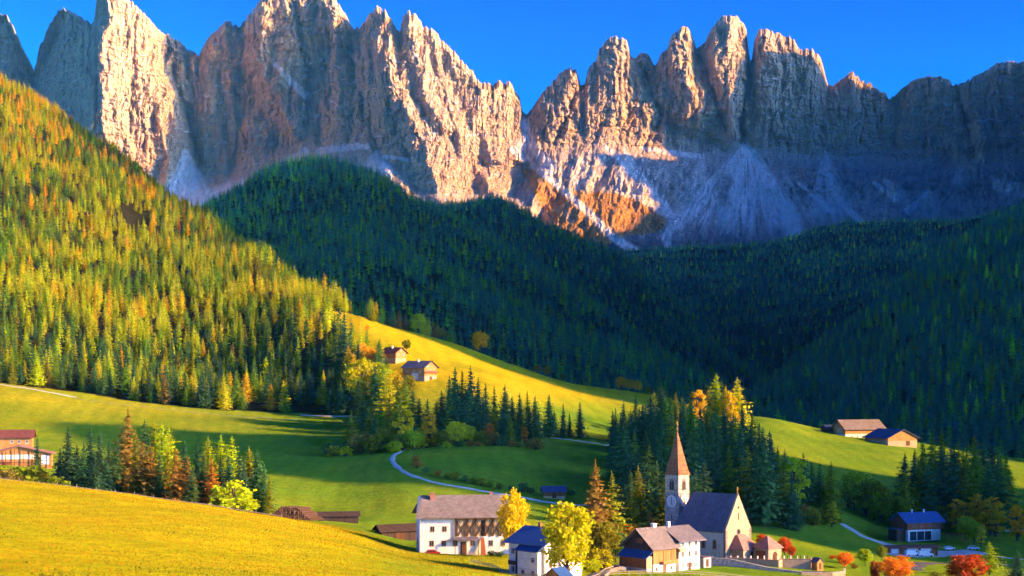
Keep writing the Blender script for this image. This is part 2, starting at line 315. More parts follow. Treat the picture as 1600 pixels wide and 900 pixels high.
# arêtes: points (column,row,protrusion m), falloff in m per m to the left and to the right
AR = [
 ([(100, 16, 60), (92, 120, 80), (90, 240, 60)], 0.9, 0.5),
 ([(20, 40, 80), (28, 120, 60)], 0.9, 0.5),
 ([(166, -10, 420), (160, 60, 430), (150, 130, 430), (140, 200, 400), (128, 290, 360)], 1.9, 0.55),
 ([(242, 100, 250), (246, 150, 290), (254, 200, 300), (262, 280, 260)], 1.6, 0.9),
 ([(268, 56, 210), (290, 90, 180), (300, 120, 120)], 1.4, 0.5),
 ([(352, 36, 380), (334, 66, 370), (318, 110, 300), (318, 200, 220), (322, 280, 160)], 1.5, 0.75),
 ([(412, -6, 420), (405, 50, 400), (402, 90, 330), (440, 170, 190), (470, 230, 120)], 1.4, 0.75),
 ([(392, 200, 150), (380, 270, 140)], 0.9, 0.5),
 ([(505, -8, 340), (516, 40, 300), (524, 70, 220), (535, 130, 200), (525, 230, 150)], 1.1, 0.5),
 ([(588, 12, 300), (586, 60, 340), (590, 100, 360), (602, 135, 380)], 1.0, 0.8),
 ([(592, 60, 380), (612, 120, 440), (640, 180, 540), (664, 230, 640), (682, 290, 760), (692, 340, 820)], 1.5, 0.42),
 ([(638, 18, 380), (652, 80, 440), (668, 140, 520), (690, 200, 620)], 1.4, 0.6),
 ([(672, 50, 420), (690, 120, 480), (708, 180, 560), (724, 240, 640)], 1.3, 0.6),
 ([(708, 84, 420), (724, 140, 480), (746, 200, 560), (770, 250, 640)], 1.3, 0.6),
 ([(745, 122, 420), (760, 160, 470), (780, 210, 520), (796, 250, 560)], 1.6, 0.9),
 ([(745, 260, 640), (770, 300, 760), (800, 340, 820)], 0.9, 0.6),
 ([(796, 126, -160), (798, 190, -120)], 0.9, 0.6),
 ([(888, 108, 60), (872, 160, 90), (862, 210, 80)], 1.0, 0.8),
 ([(958, 60, 200), (962, 100, 230), (950, 140, 250), (948, 190, 230), (930, 220, 180)], 0.9, 0.9),
 ([(920, 108, 150), (916, 150, 190), (890, 200, 190)], 0.9, 0.9),
 ([(1012, 84, -120), (1012, 140, -90)], 0.8, 0.8),
 ([(1064, 44, 190), (1060, 100, 230), (1080, 150, 240), (1090, 180, 220)], 0.8, 0.8),
 ([(1046, 100, 170), (1030, 150, 200), (1010, 200, 180)], 0.9, 0.9),
 ([(1134, 28, 160), (1130, 80, 210), (1140, 150, 220), (1150, 210, 170)], 0.6, 0.8),
 ([(1200, 48, 160), (1204, 110, 200), (1196, 170, 190), (1190, 220, 160)], 0.9, 0.35),
 ([(1268, 80, 170), (1262, 130, 170), (1250, 200, 130)], 0.4, 0.9),
 ([(1336, 116, 20), (1330, 170, 60), (1320, 230, 70)], 0.5, 0.7),
 ([(1455, 122, 60), (1450, 180, 60), (1440, 240, 50)], 0.4, 0.6),
 ([(1560, 100, 190), (1530, 160, 190), (1525, 230, 150)], 0.7, 0.3),
]
# arêtes of the slopes below the cliffs
AR2 = [
 ([(800, 225, 250), (860, 290, 330), (920, 345, 330), (1000, 396, 280), (1100, 450, 200)], 0.12, 0.35),
 ([(830, 262, 300), (856, 330, 360), (880, 400, 330)], 0.5, 0.4),
 ([(880, 240, 160), (960, 280, 230), (1040, 340, 260), (1060, 400, 200)], 0.3, 0.5),
 ([(1160, 226, 40), (1150, 300, 140), (1140, 390, 160)], 0.32, 0.32),
 ([(1290, 240, 60), (1270, 310, 120), (1250, 380, 120)], 0.35, 0.35),
 ([(1400, 240, 60), (1390, 310, 120), (1380, 380, 120)], 0.3, 0.3),
 ([(480, 236, 40), (420, 280, 90), (340, 320, 100)], 0.3, 0.3),
]
MX = np.arange(-240, 1861, 1.6)
NT_ = 300
sil = np.interp(MX, *zip(*SIL)); foot = pchip(*zip(*FOOT), MX); base = np.full_like(MX, 470.0)
sil = sil + 2.5 - np.clip(ridged(MX / 9.0, MX * 0 + 3, 3), -.4, 1) * 6.5 + perlin(MX / 2.1, MX * 0 + 9) * 2.2 + perlin(MX / 14.0, MX * 0 + 7) * 3
nb = 110                                       # rows: base..foot, foot..summit
tb = np.linspace(0, 1, nb)[:, None]; tc = (np.linspace(0, 1, NT_ - nb + 1)[1:, None]) ** 1.0
PY = np.concatenate([base + (foot - base) * tb, foot + (sil - foot) * tc]); PXm = np.repeat(MX[None, :], len(PY), 0)
Ywall = np.concatenate([5350 + (6650 - 5350) * tb ** 0.9 + 0 * foot, 6650 + 330 * tc + 0 * foot])
far = np.interp(MX, [-260, 0, 120, 160, 300, 330, 600, 800, 1000, 1300, 1600, 1900], [400, 350, 150, 100, 380, 420, 30, 150, 0, 50, 150, 200]); Ywall = Ywall + far
M = 2.85                                       # metres per photo pixel at the peaks
up = (foot - PY) / 200.0                       # 0 at the foot of the cliffs, about 1 at the summits
wx = PXm + 8 * fbm(PXm / 42, PY / 46, 3) + 10 * fbm(PXm / 110, PY / 90 + 3, 2); wy = PY + 9 * fbm(PXm / 30 + 9, PY / 30, 3)
cliffk = smooth(-0.12, 0.12, up)
prot = np.zeros_like(PXm)
def arete(pts, L, Rr, k):
    ys = [p[1] for p in pts]; x0 = np.interp(wy, ys, [p[0] for p in pts]); pr = np.interp(wy, ys, [p[2] for p in pts])
    dx = (wx - x0) * M; d = np.where(dx < 0, -dx * L, dx * Rr)
    fade = np.clip((wy - ys[0] + 14) / 14.0, 0, 1) * 1.0
    dn = np.clip((wy - ys[-1]) * M, 0, None) * 0.9
    return pr - d - dn - (1 - fade) * 60
A = np.full_like(PXm, -260.0)
for pts, L, Rr in AR:
    v = arete(pts, L, Rr, 1); kk = 18.0; A = np.where(np.abs(A - v) < kk, (A + v) / 2 + (kk - np.abs(A - v)) ** 2 / (4 * kk) + np.abs(A - v) / 2, np.maximum(A, v))
# general relief: pillars and gullies, stretched vertically
flu = ridged(wx / 46 + 2, PY / 170, 3) * 56 - ridged(wx / 19 + 5 + PY / 160, PY / 80, 4) * 26 - ridged(wx / 7.0, wy / 30, 3) * 11
fm = smooth(-.25, .25, fbm(PXm / 55 + 20, PY / 55, 2))
flu = flu - ridged((wx * .82 + wy * .57) / 13, (wy * .82 - wx * .57) / 42, 3) * 17 * fm - ridged((wx * .88 - wy * .47) / 15 + 7, (wy * .88 + wx * .47) / 46, 3) * 17 * (1 - fm)
spur = smooth(600, 680, PXm) * smooth(850, 800, PXm); flu = flu * (1 - .5 * spur)
flu = flu + ridged(wx / 3.4 + wy / 30, wy / 12.0, 2) * 8 + fbm(wx / 30 - wy / 50, wy / 11, 3) * 14
terr = (np.mod(wy / 13 + fbm(wx / 40, wy / 60, 2) * 1.6 + wx * 0.012, 1.0) - 0.5) * 11 + (np.mod(wy / 5.2 + fbm(wx / 22 + 4, wy / 30, 2) * 1.3 - wx * 0.02, 1.0) - 0.5) * 7
cr = ridged(wx / 11 + wy / 60 + 3, wy / 60, 2); terr = terr - 34 * np.clip(cr - .78, 0, 1) / .22 * smooth(-.2, .4, fbm(wx / 50, wy / 70 + 8, 2) + .1)
GUL = [([(462, -5), (468, 60), (480, 110), (482, 195)], 4, 100), ([(545, 70), (556, 130), (574, 190), (592, 238)], 5, 100), ([(366, 140), (374, 190), (388, 234)], 3, 70), ([(600, 120), (612, 180), (640, 250)], 3, 50), ([(1172, 96), (1162, 160), (1158, 222)], 4, 130), ([(1094, 80), (1112, 140), (1132, 200)], 4, 90),
 ([(1000, 90), (1016, 140), (1034, 180), (1008, 232)], 5, 100), ([(1296, 134), (1290, 170), (1282, 225)], 5, 70), ([(1492, 134), (1510, 190), (1522, 246)], 5, 100), ([(1398, 152), (1404, 190), (1392, 240)], 4, 60), ([(262, 58), (268, 110), (290, 180), (312, 255)], 6, 120), ([(206, 120), (200, 200), (196, 280)], 4, 60), ([(906, 136), (890, 170), (868, 225)], 4, 90), ([(944, 190), (924, 232)], 3, 60), ([(1226, 100), (1220, 170), (1232, 230)], 3, 45), ([(520, 60), (505, 120), (515, 190)], 3, 45), ([(430, 150), (424, 200), (436, 240)], 3, 40), ([(340, 120), (352, 180), (346, 240)], 3, 45), ([(1345, 150), (1352, 190), (1340, 230)], 3, 50), ([(1450, 150), (1444, 190), (1452, 236)], 3, 50), ([(1560, 130), (1568, 180), (1560, 236)], 3, 40)]
for pts, gw, gd in GUL:
    d_, t_ = dpoly(PXm + 9 * fbm(PXm / 14 + gd, PY / 16, 3), PY, pts); gn = .55 + .6 * fbm(PXm / 12, PY / 18 + gd, 3); flu = flu - gd * np.exp(-np.abs(d_ / (gw * (.5 + gn))) ** 1.2) * 1.3 * gn
B2 = np.full_like(PXm, -120.0)
for pts, L, Rr in AR2: B2 = np.maximum(B2, arete(pts, L, Rr, 1) * smooth(60, -160, (PY - 470)) )
def fan_r(ax, ay, k): return np.arctan2(PXm - ax, np.maximum(PY - ay + 4, 1)) * k
low = ridged(wx / 60 + 4 + (PY - 300) / 160, PY / 260, 3) * 45 + fbm(wx / 22, wy / 18, 3) * 24 + ridged(wx / 9, wy / 22, 3) * 14 + ridged(wx / 3.6, wy / 9, 2) * 5
band = smooth(1150, 1260, PXm) * smooth(252, 262, wy) * smooth(312, 285, wy)
low = low + band * (-ridged(wx / 15, wy / 40, 4) * 34 + (np.mod(wy / 9 + fbm(wx / 30, wy / 40, 4) * 1.6, 1.0) - .5) * 12) + 110 * band
low = low + ridged(fan_r(1166, 215, 22), np.hypot(PXm - 1166, PY - 215) / 70, 3) * 16 * smooth(1000, 1060, PXm) * smooth(1320, 1260, PXm)
prot = cliffk * (A + flu + terr * (1 - .4 * spur)) + (1 - cliffk) * (np.maximum(B2, A * smooth(-0.75, 0, up)) + low) 
edge = np.clip((PY - sil[None, :]) / 10, 0, 1)      # summits stay near the crest line
Ym = Ywall - prot * (0.35 + 0.65 * edge) * smooth(470, 440, PY) - (1 - edge) * np.interp(MX, [-260, 560, 700, 760, 900, 1900], [180, 260, 330, 240, 80, 80]) * 0.5
Xm = (PXm - 800) / F * Ym; Zm = (600 - PY) / F * Ym
# back of the range falls away behind the summits
bk = np.array([25, 70, 200, 500, 1100])[:, None]; Yb = Ym[-1][None, :] + bk; Zb = Zm[-1][None, :] - bk * np.array([0.15, 0.5, 0.8, 0.9, 0.9])[:, None]; Xb = np.repeat(Xm[-1][None, :], 5, 0)
MXv = np.concatenate([Xm, Xb]); MYv = np.concatenate([Ym, Yb]); MZv = np.concatenate([Zm, Zb])

# what the ground is: scree (pale), dry grass (rust), dark scrub
fan = np.zeros_like(PXm)
FANS = [([(290, 240), (300, 320)], 8, 34), ([(478, 236), (420, 280), (345, 312)], 6, 26), ([(560, 226), (500, 236)], 4, 8), ([(600, 262), (612, 300)], 14, 10), ([(818, 190), (830, 228), (860, 262)], 8, 12),
 ([(800, 232), (860, 280), (920, 332), (960, 372), (1006, 402)], 6, 9), ([(950, 232), (990, 270), (1040, 320), (1056, 350)], 5, 7), ([(1060, 340), (1040, 370), (1050, 402)], 8, 7),
 ([(1165, 226), (1110, 300), (1060, 345)], 5, 16), ([(1165, 226), (1140, 330)], 5, 14), ([(1170, 228), (1215, 300), (1240, 360)], 5, 17), ([(1290, 238), (1300, 300), (1345, 348)], 2, 8), ([(1240, 280), (1300, 330)], 2, 6),
 ([(1365, 285), (1400, 312)], 4, 6), ([(640, 250), (600, 245)], 3, 4), ([(520, 236), (575, 228)], 3, 5), ([(1450, 300), (1420, 330)], 3, 7), ([(1560, 290), (1600, 300), (1700, 300)], 12, 20), ([(430, 100), (450, 122), (478, 150)], 4, 7), ([(1005, 232), (1090, 244)], 4, 5)]
nz = fbm(PXm / 9, PY / 24, 3); nz2 = ridged(PXm / 5, PY / 30, 2)
for pts, w0, w1 in FANS:
    d, t = dpoly(PXm + nz * 5, PY + nz * 3, pts); ww = w0 + (w1 - w0) * t; fan = np.maximum(fan, 1 - smooth(0.5, 1.15, d / ww))
scree = np.clip(fan * (0.8 + 0.35 * nz2), 0, 1)
RF = [(1168, 220, -46, 38, 172, 1.0), (975, 226, -12, 36, 150, .8), (290, 234, -28, 32, 95, 1.0), (480, 230, -64, -44, 170, 1.0), (590, 232, -45, 25, 85, .8), (1290, 234, -18, 26, 120, .75), (1378, 276, 18, 62, 48, .8), (1450, 282, -25, 22, 66, .6), (1560, 280, 20, 75, 130, .6),
      (1062, 338, -30, 12, 70, 1.0), (820, 186, -14, 24, 62, 1.0), (1010, 300, -10, 20, 80, .6), (700, 300, -30, 10, 60, .6), (1225, 262, -10, 30, 100, .6), (1500, 262, -30, 20, 70, .5), (870, 300, -15, 35, 90, .8), (1100, 236, -30, 5, 110, .7), (905, 240, -20, 40, 60, .7)]
for ax, ay, a0, a1, ln_, st in RF:
    an = np.degrees(np.arctan2(PXm - ax + nz * 5, np.maximum(PY - ay, .5))); r_ = np.hypot(PXm - ax, PY - ay) + nz * 14
    inside = smooth(a0 - 4, a0 + 5, an) * smooth(a1 + 4, a1 - 5, an) * smooth(ln_ * 1.12, ln_ * .8, r_) * (PY > ay)
    strk = np.clip(.42 + 1.15 * ridged(an / 6.5 + ax, r_ / 85, 3) + .45 * nz, 0, 1); scree = np.maximum(scree, inside * strk * st)
lg = np.mod(wy / 13 + fbm(wx / 40, wy / 60, 2) * 1.6 + wx * 0.012, 1.0); ledge = smooth(.80, .90, lg) * smooth(.99, .93, lg) * smooth(.05, .35, fbm(PXm / 30, PY / 12 + 5, 3)) * cliffk
scree = np.maximum(scree, ledge * .7)
isl = smooth(.9, .4, np.hypot((PXm - 1130 + nz * 14) / 20, (PY - 292) / 44)) ; scree = scree * (1 - .75 * isl)
scree = np.maximum(scree, (1 - cliffk) * np.clip(0.15 + 1.1 * nz + .4 * nz2, 0, 1) * 0.5 * (1 - .8 * band))
gp = inpoly(PXm + nz * 8, PY + nz * 6, [(812, 262), (840, 268), (885, 300), (925, 300), (960, 302), (1000, 315), (1045, 345), (1030, 362), (960, 372), (940, 400), (870, 400), (850, 330)])
grass = np.where(gp, 1.0, 0.0) * (1 - np.clip(fan * 1.3, 0, 1)) * np.clip(.75 + .9 * ridged((PXm - PY * .8) / 9, (PY + PXm) / 90, 3) + .5 * nz, .15, 1)
grass = np.maximum(grass, 0.0)
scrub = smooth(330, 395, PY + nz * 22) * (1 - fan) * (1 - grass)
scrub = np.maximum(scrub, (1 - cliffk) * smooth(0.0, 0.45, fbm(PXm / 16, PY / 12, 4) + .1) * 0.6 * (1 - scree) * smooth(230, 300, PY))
scree = scree * (1 - grass)
warm = smooth(1000, 780, PXm) * 0.7 + 0.25
warm = np.where((PXm > 1490), 0.75, warm)
patch = np.clip(fbm(PXm / 34 + 3, PY / 60 + 3, 4) * 1.6 + 0.1, 0, 1) * warm * cliffk
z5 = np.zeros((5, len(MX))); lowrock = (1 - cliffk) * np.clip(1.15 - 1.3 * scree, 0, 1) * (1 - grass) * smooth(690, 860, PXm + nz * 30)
ATT = {k: np.concatenate([v, z5]) for k, v in dict(scree=scree, grass=grass, scrub=scrub, rust=patch, lowrock=lowrock).items()}

def rock_mat():
    m = NT('dolomite_rock'); v = m.pos(); n1 = m.noise(m.pos((0.012, 0.012, 0.0035)), 1, 6, 0.62, 0.6); n2 = m.noise(v, 0.045, 6, 0.65); n3 = m.noise(m.pos((0.06, 0.06, 0.015)), 1, 5, 0.6)
    strat = m.noise(m.pos((0.0015, 0.0015, 0.05)), 1, 5, 0.6, 0.3)
    c = m.ramp(n1, [(0.25, (0.42, 0.27, 0.13)), (0.45, (0.60, 0.405, 0.20)), (0.62, (0.66, 0.46, 0.235)), (0.8, (0.72, 0.54, 0.32))])
    c = m.mix(m.ramp(strat, [(0.40, 0.0), (0.62, 0.55)]), c, (0.42, 0.31, 0.22))
    c = m.mix(m.ramp(n3, [(0.30, 0.75), (0.46, 0.0)]), c, (0.15, 0.12, 0.115))
    c = m.mix(m.math('MULTIPLY', m.attr('rust'), 0.75), c, (0.60, 0.33, 0.18))
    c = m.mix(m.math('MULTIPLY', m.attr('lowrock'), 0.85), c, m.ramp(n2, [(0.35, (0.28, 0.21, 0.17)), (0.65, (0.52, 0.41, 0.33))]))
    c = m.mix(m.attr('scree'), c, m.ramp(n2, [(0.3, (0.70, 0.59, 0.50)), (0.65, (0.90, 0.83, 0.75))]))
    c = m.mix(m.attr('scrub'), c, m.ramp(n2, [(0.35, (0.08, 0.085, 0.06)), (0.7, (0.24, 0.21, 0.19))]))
    c = m.mix(m.attr('grass'), c, m.ramp(n2, [(0.3, (0.34, 0.15, 0.035)), (0.7, (0.66, 0.34, 0.08))]))
    h = m.math('ADD', m.math('MULTIPLY', n3, 1.0), m.math('MULTIPLY', n2, 0.9))
    m.bsdf(c, 0.95, m.bump(h, 1.0, 22.0), 0.05); return m.m
ROCK = rock_mat()
ny, nx = MXv.shape; a = (np.arange(ny - 1)[:, None] * nx + np.arange(nx - 1)[None, :]).ravel()
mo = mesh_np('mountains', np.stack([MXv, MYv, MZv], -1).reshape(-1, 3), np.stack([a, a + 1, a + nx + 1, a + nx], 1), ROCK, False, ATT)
tag(mo, kind='structure', label='jagged pale rock peaks with scree slopes rising behind the forested valley')

# ---------------------------------------------------------------- ground materials
def meadow_mat():
    m = NT('meadow_grass'); v = m.pos(); n1 = m.noise(v, 0.02, 5, 0.6); n2 = m.noise(v, 0.35, 5, 0.7); n3 = m.noise(m.pos((0.05, 0.16, 0.1)), 1, 4, 0.6, 0.4); n4 = m.noise(v, 2.2, 4, 0.75)
    g = m.ramp(n1, [(0.3, (0.12, 0.30, 0.018)), (0.5, (0.19, 0.37, 0.020)), (0.7, (0.29, 0.42, 0.022))])
    y = m.ramp(n1, [(0.3, (0.42, 0.42, 0.006)), (0.5, (0.60, 0.52, 0.006)), (0.7, (0.70, 0.54, 0.007))])
    c = m.mix(m.attr('dry'), g, y)
    c = m.mix(m.ramp(n3, [(0.42, 0.0), (0.70, 0.45)]), c, m.mix(0.5, c, (0.25, 0.19, 0.02)))
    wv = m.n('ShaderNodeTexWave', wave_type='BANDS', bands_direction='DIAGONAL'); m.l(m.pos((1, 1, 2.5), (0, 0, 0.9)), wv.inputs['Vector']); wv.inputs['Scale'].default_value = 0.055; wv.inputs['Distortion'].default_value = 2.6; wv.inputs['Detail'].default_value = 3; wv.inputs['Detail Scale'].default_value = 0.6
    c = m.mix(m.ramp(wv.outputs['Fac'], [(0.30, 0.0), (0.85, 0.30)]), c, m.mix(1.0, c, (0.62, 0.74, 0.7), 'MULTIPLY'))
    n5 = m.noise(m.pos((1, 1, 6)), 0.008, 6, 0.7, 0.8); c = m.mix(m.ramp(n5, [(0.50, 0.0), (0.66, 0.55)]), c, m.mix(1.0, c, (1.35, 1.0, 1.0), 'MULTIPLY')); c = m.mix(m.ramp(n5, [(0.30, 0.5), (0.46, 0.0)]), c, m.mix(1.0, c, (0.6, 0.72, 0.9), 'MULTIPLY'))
    c = m.mix(m.ramp(n2, [(0.38, 0.55), (0.58, 0.0)]), c, m.mix(0.55, c, (0.03, 0.06, 0.006)))
    c = m.mix(m.ramp(n4, [(0.35, 0.4), (0.6, 0.0)]), c, m.mix(0.6, c, (0.02, 0.04, 0.005)))
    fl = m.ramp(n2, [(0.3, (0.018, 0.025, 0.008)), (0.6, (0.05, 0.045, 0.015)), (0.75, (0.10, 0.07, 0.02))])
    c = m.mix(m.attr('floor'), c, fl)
    h = m.math('ADD', m.math('MULTIPLY', n2, 0.8), m.math('MULTIPLY', n4, 0.3))
    m.bsdf(c, 0.95, m.bump(h, 0.9, 1.3), 0.0); return m.m
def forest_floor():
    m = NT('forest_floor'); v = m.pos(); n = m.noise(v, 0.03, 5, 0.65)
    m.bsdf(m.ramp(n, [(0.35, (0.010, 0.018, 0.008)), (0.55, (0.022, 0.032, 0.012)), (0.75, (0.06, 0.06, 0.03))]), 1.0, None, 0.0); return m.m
MEADOW = meadow_mat(); FLOOR = forest_floor()
# ---------------------------------------------------------------- mesh the ground in named pieces
PYg = 600 - ZG / Y2 * F
FOREST_L = [(-900, -200), (-900, 540), (-60, 594), (0, 598), (60, 606), (120, 612), (200, 626), (330, 640), (480, 646), (560, 650), (600, 655), (615, 610), (600, 570), (572, 545), (545, 520), (515, 500), (512, 484), (560, 492), (584, 504), (560, 300), (0, -200)]
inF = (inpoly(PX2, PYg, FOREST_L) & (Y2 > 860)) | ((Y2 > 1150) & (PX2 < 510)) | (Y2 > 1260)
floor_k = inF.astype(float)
dry = np.zeros_like(ZG)
fore = (Y2 < 455)
dry = np.maximum(dry, fore * smooth(700, 520, PX2) * 0.92)
dry = np.maximum(dry, fore * 0.5 * smooth(1050, 800, PX2))
dry = np.maximum(dry, smooth(655, 585, PYg) * smooth(780, 900, Y2) * (PX2 > 480) * smooth(1250, 950, PX2) * 1.0)
dry = np.maximum(dry, smooth(700, 860, Y2) * smooth(420, 60, PX2) * 0.5)
dry = np.clip(dry + 0.12 * fbm(X2 / 50, Y2 / 50, 3), 0, 1)
nyy, nxx = ZG.shape
allv = np.stack([X2, Y2, ZG], -1).reshape(-1, 3)
jj, ii = np.meshgrid(np.arange(nyy - 1), np.arange(nxx - 1), indexing='ij'); a = (jj * nxx + ii)
quads = np.stack([a, a + 1, a + nxx + 1, a + nxx], -1)
yc = Y2[:-1, :-1]; pxc = PX2[:-1, :-1]; fc = inF[:-1, :-1]
k_fore = yc < 452; k_for = fc & ~k_fore; k_val = ~k_fore & ~k_for
def piece(name, mask, label):
    q = quads[mask]; u, inv = np.unique(q.ravel(), return_inverse=True)
    o = mesh_np(name, allv[u], inv.reshape(-1, 4), MEADOW, True, dict(dry=dry.ravel()[u], floor=floor_k.ravel()[u])); return tag(o, kind='structure', label=label)
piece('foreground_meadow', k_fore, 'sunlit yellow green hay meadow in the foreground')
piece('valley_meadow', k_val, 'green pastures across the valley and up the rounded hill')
piece('forest_hillside', k_for, 'steep forested hillside on the left')
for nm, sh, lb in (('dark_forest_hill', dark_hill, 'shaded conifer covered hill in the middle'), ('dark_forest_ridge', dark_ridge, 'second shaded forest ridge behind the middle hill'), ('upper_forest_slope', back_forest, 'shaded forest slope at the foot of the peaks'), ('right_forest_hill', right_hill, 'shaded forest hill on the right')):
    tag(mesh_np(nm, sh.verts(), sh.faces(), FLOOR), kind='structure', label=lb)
cv, cf = build_cast()
tag(mesh_np('shading_valley_side', cv, cf, FLOOR), kind='structure', label='unseen mountain side beyond the right of the view, shaped to shade the valley')
GR = [(-7000, -1500, -130), (7500, -1500, -130), (7500, 9900, -130), (-7000, 9900, -130)]
print('TOPS', MZv.max(), MYv.max(), MXv.min(), MXv.max(), cv.max(0), cv.min(0))
tag(mesh_np('ground', GR, [(0, 1, 2, 3)], FLOOR), kind='structure')
# ---------------------------------------------------------------- trees
def foliage_mat(name, rough_scale=0.6, trans=0.35):
    m = NT(name); col = m.n('ShaderNodeAttribute', attribute_name='tint', attribute_type='INSTANCER').outputs['Color']
    n = m.noise(m.pos(), rough_scale, 3, 0.7)
    c = m.mix(m.ramp(n, [(0.3, 0.7), (0.55, 0.0)]), col, m.mix(1.0, col, (0.6, 0.65, 0.7), 'MULTIPLY'))
    c = m.mix(m.ramp(n, [(0.55, 0.0), (0.8, 0.6)]), c, m.mix(1.0, col, (1.7, 1.5, 1.0), 'MULTIPLY'))
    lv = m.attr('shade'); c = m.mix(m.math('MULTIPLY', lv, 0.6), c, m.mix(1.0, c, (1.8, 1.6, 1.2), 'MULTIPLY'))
    d = m.n('ShaderNodeBsdfDiffuse'); t = m.n('ShaderNodeBsdfTranslucent'); x = m.n('ShaderNodeMixShader')
    m.l(c, d.inputs[0]); m.l(c, t.inputs[0]); x.inputs[0].default_value = trans; m.l(d.outputs[0], x.inputs[1]); m.l(t.outputs[0], x.inputs[2]); m.l(x.outputs[0], m.out.inputs[0])
    return m.m
def bark_mat():
    m = NT('bark'); n = m.noise(m.pos((1.5, 1.5, 0.4)), 2, 4, 0.6); m.bsdf(m.ramp(n, [(0.3, (0.03, 0.022, 0.016)), (0.7, (0.13, 0.095, 0.07))]), 0.95); return m.m
NEEDLE = foliage_mat('conifer_needles', 0.5, 0.4); LEAF = foliage_mat('autumn_leaves', 0.7, 0.4); BARK = bark_mat()

def trunk_mesh(name, h, r0, sides=6, limbs=None, rng=None):
    vs_, fs = [], []
    def tube(p0, p1, a, b):
        k = len(vs_); d = (p1 - p0).normalized(); u = d.orthogonal().normalized(); v = d.cross(u)
        for p, rr in ((p0, a), ((p0 + p1) / 2 + u * rr_j(a), (a + b) / 2), (p1, b)):
            for i in range(sides):
                an = 2 * math.pi * i / sides; vs_.append(tuple(p + u * math.cos(an) * rr + v * math.sin(an) * rr))
        for s_ in range(2):
            for i in range(sides): j = (i + 1) % sides; fs.append((k + s_ * sides + i, k + s_ * sides + j, k + (s_ + 1) * sides + j, k + (s_ + 1) * sides + i))
    def rr_j(a): return (random.random() - .5) * a
    tube(Vector((0, 0, -1.2)), Vector((0, 0, h)), r0, r0 * 0.25)
    for p0, p1, a, b in (limbs or []): tube(Vector(p0), Vector(p1), a, b)
    return mesh_np(name, vs_, fs, BARK, True, link=False)

def conifer_mesh(name, seed, H=24.0, Rm=3.6, levels=22, nb=8, bare=0.10, droop=0.35, width_pow=0.85, leafs=5, thin=0.0, fat=1.15):
    """whorls of drooping branches; every branch carries sprays: small kites lying along it and ragged curtains hanging from it"""
    rg = np.random.RandomState(seed); V_, F_, S_ = [], [], []
    lop = rg.uniform(0, 6.28); bulge = rg.uniform(.8, 1.2, 8)
    for L in range(levels):
        t = (L + rg.uniform(-.25, .25)) / (levels - 1.0); t = min(1, max(0, t)); z = H * (bare + (1 - bare) * t ** 0.95) - 0.2
        rad = Rm * (1 - t) ** width_pow * (0.86 + 0.28 * rg.rand()) + 0.14
        if t < 0.14: rad *= 0.55 + 3.2 * t
        n = max(4, int(round(nb * (0.5 + 0.6 * (1 - t))))); off = rg.uniform(0, 6.28)
        for b in range(n):
            if rg.rand() < thin: continue
            an = off + 2 * math.pi * b / n + rg.uniform(-.35, .35); r = rad * rg.uniform(0.55, 1.15) * (1 + 0.12 * math.cos(an - lop)) * bulge[int(((an % 6.28) / 6.28) * 7.99)]; dz0 = rg.uniform(-.5, .5) * H / levels
            ca, sa = math.cos(an), math.sin(an); dr = droop * rg.uniform(.5, 1.5) * (1 - t * .7)
            for q in range(leafs):
                u = (q + 0.5 + rg.uniform(-.3, .3)) / leafs; cx_ = r * u; side = rg.uniform(-1, 1) * r * .16; zz = z + dz0 - dr * r * u + 0.12 * r * u * u
                w_ = (0.16 + 0.22 * r) * (1.1 - 0.55 * u) * rg.uniform(.6, 1.3) * 0.6 * fat; ln = r / leafs * rg.uniform(.8, 1.5)
                k = len(V_); tilt = rg.uniform(-.5, .5) * w_
                if rg.rand() < 0.45: pts = ((cx_ - ln * .7, side, .1), (cx_, side + w_, -.35 * w_ + tilt), (cx_ + ln, side + rg.uniform(-.3, .3) * w_, -dr * ln), (cx_, side - w_, -.35 * w_ - tilt))
                else:
                    hg = rg.uniform(.7, 1.5) * w_ * 1.25; lean = rg.uniform(-.1, .35) * hg
                    pts = ((cx_, side - w_, .08), (cx_ + rg.uniform(-.2, .3) * w_, side + w_, .08 + tilt * .4), (cx_ + lean, side + w_ * rg.uniform(.1, .8), -hg), (cx_ + lean, side - w_ * rg.uniform(.1, .9), -hg * rg.uniform(.5, 1)))
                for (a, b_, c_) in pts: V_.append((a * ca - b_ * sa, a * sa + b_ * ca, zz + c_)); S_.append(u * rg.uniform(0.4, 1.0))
                F_.append((k, k + 1, k + 2, k + 3))
    k = len(V_); V_ += [(-.16, 0, H - 1.4), (.16, .05, H - 1.4), (0, 0, H + .7), (0, .1, H + .3)]; S_ += [1] * 4; F_.append((k, k + 1, k + 2, k + 3))
    return mesh_np(name, V_, F_, NEEDLE, False, dict(shade=S_), link=False)

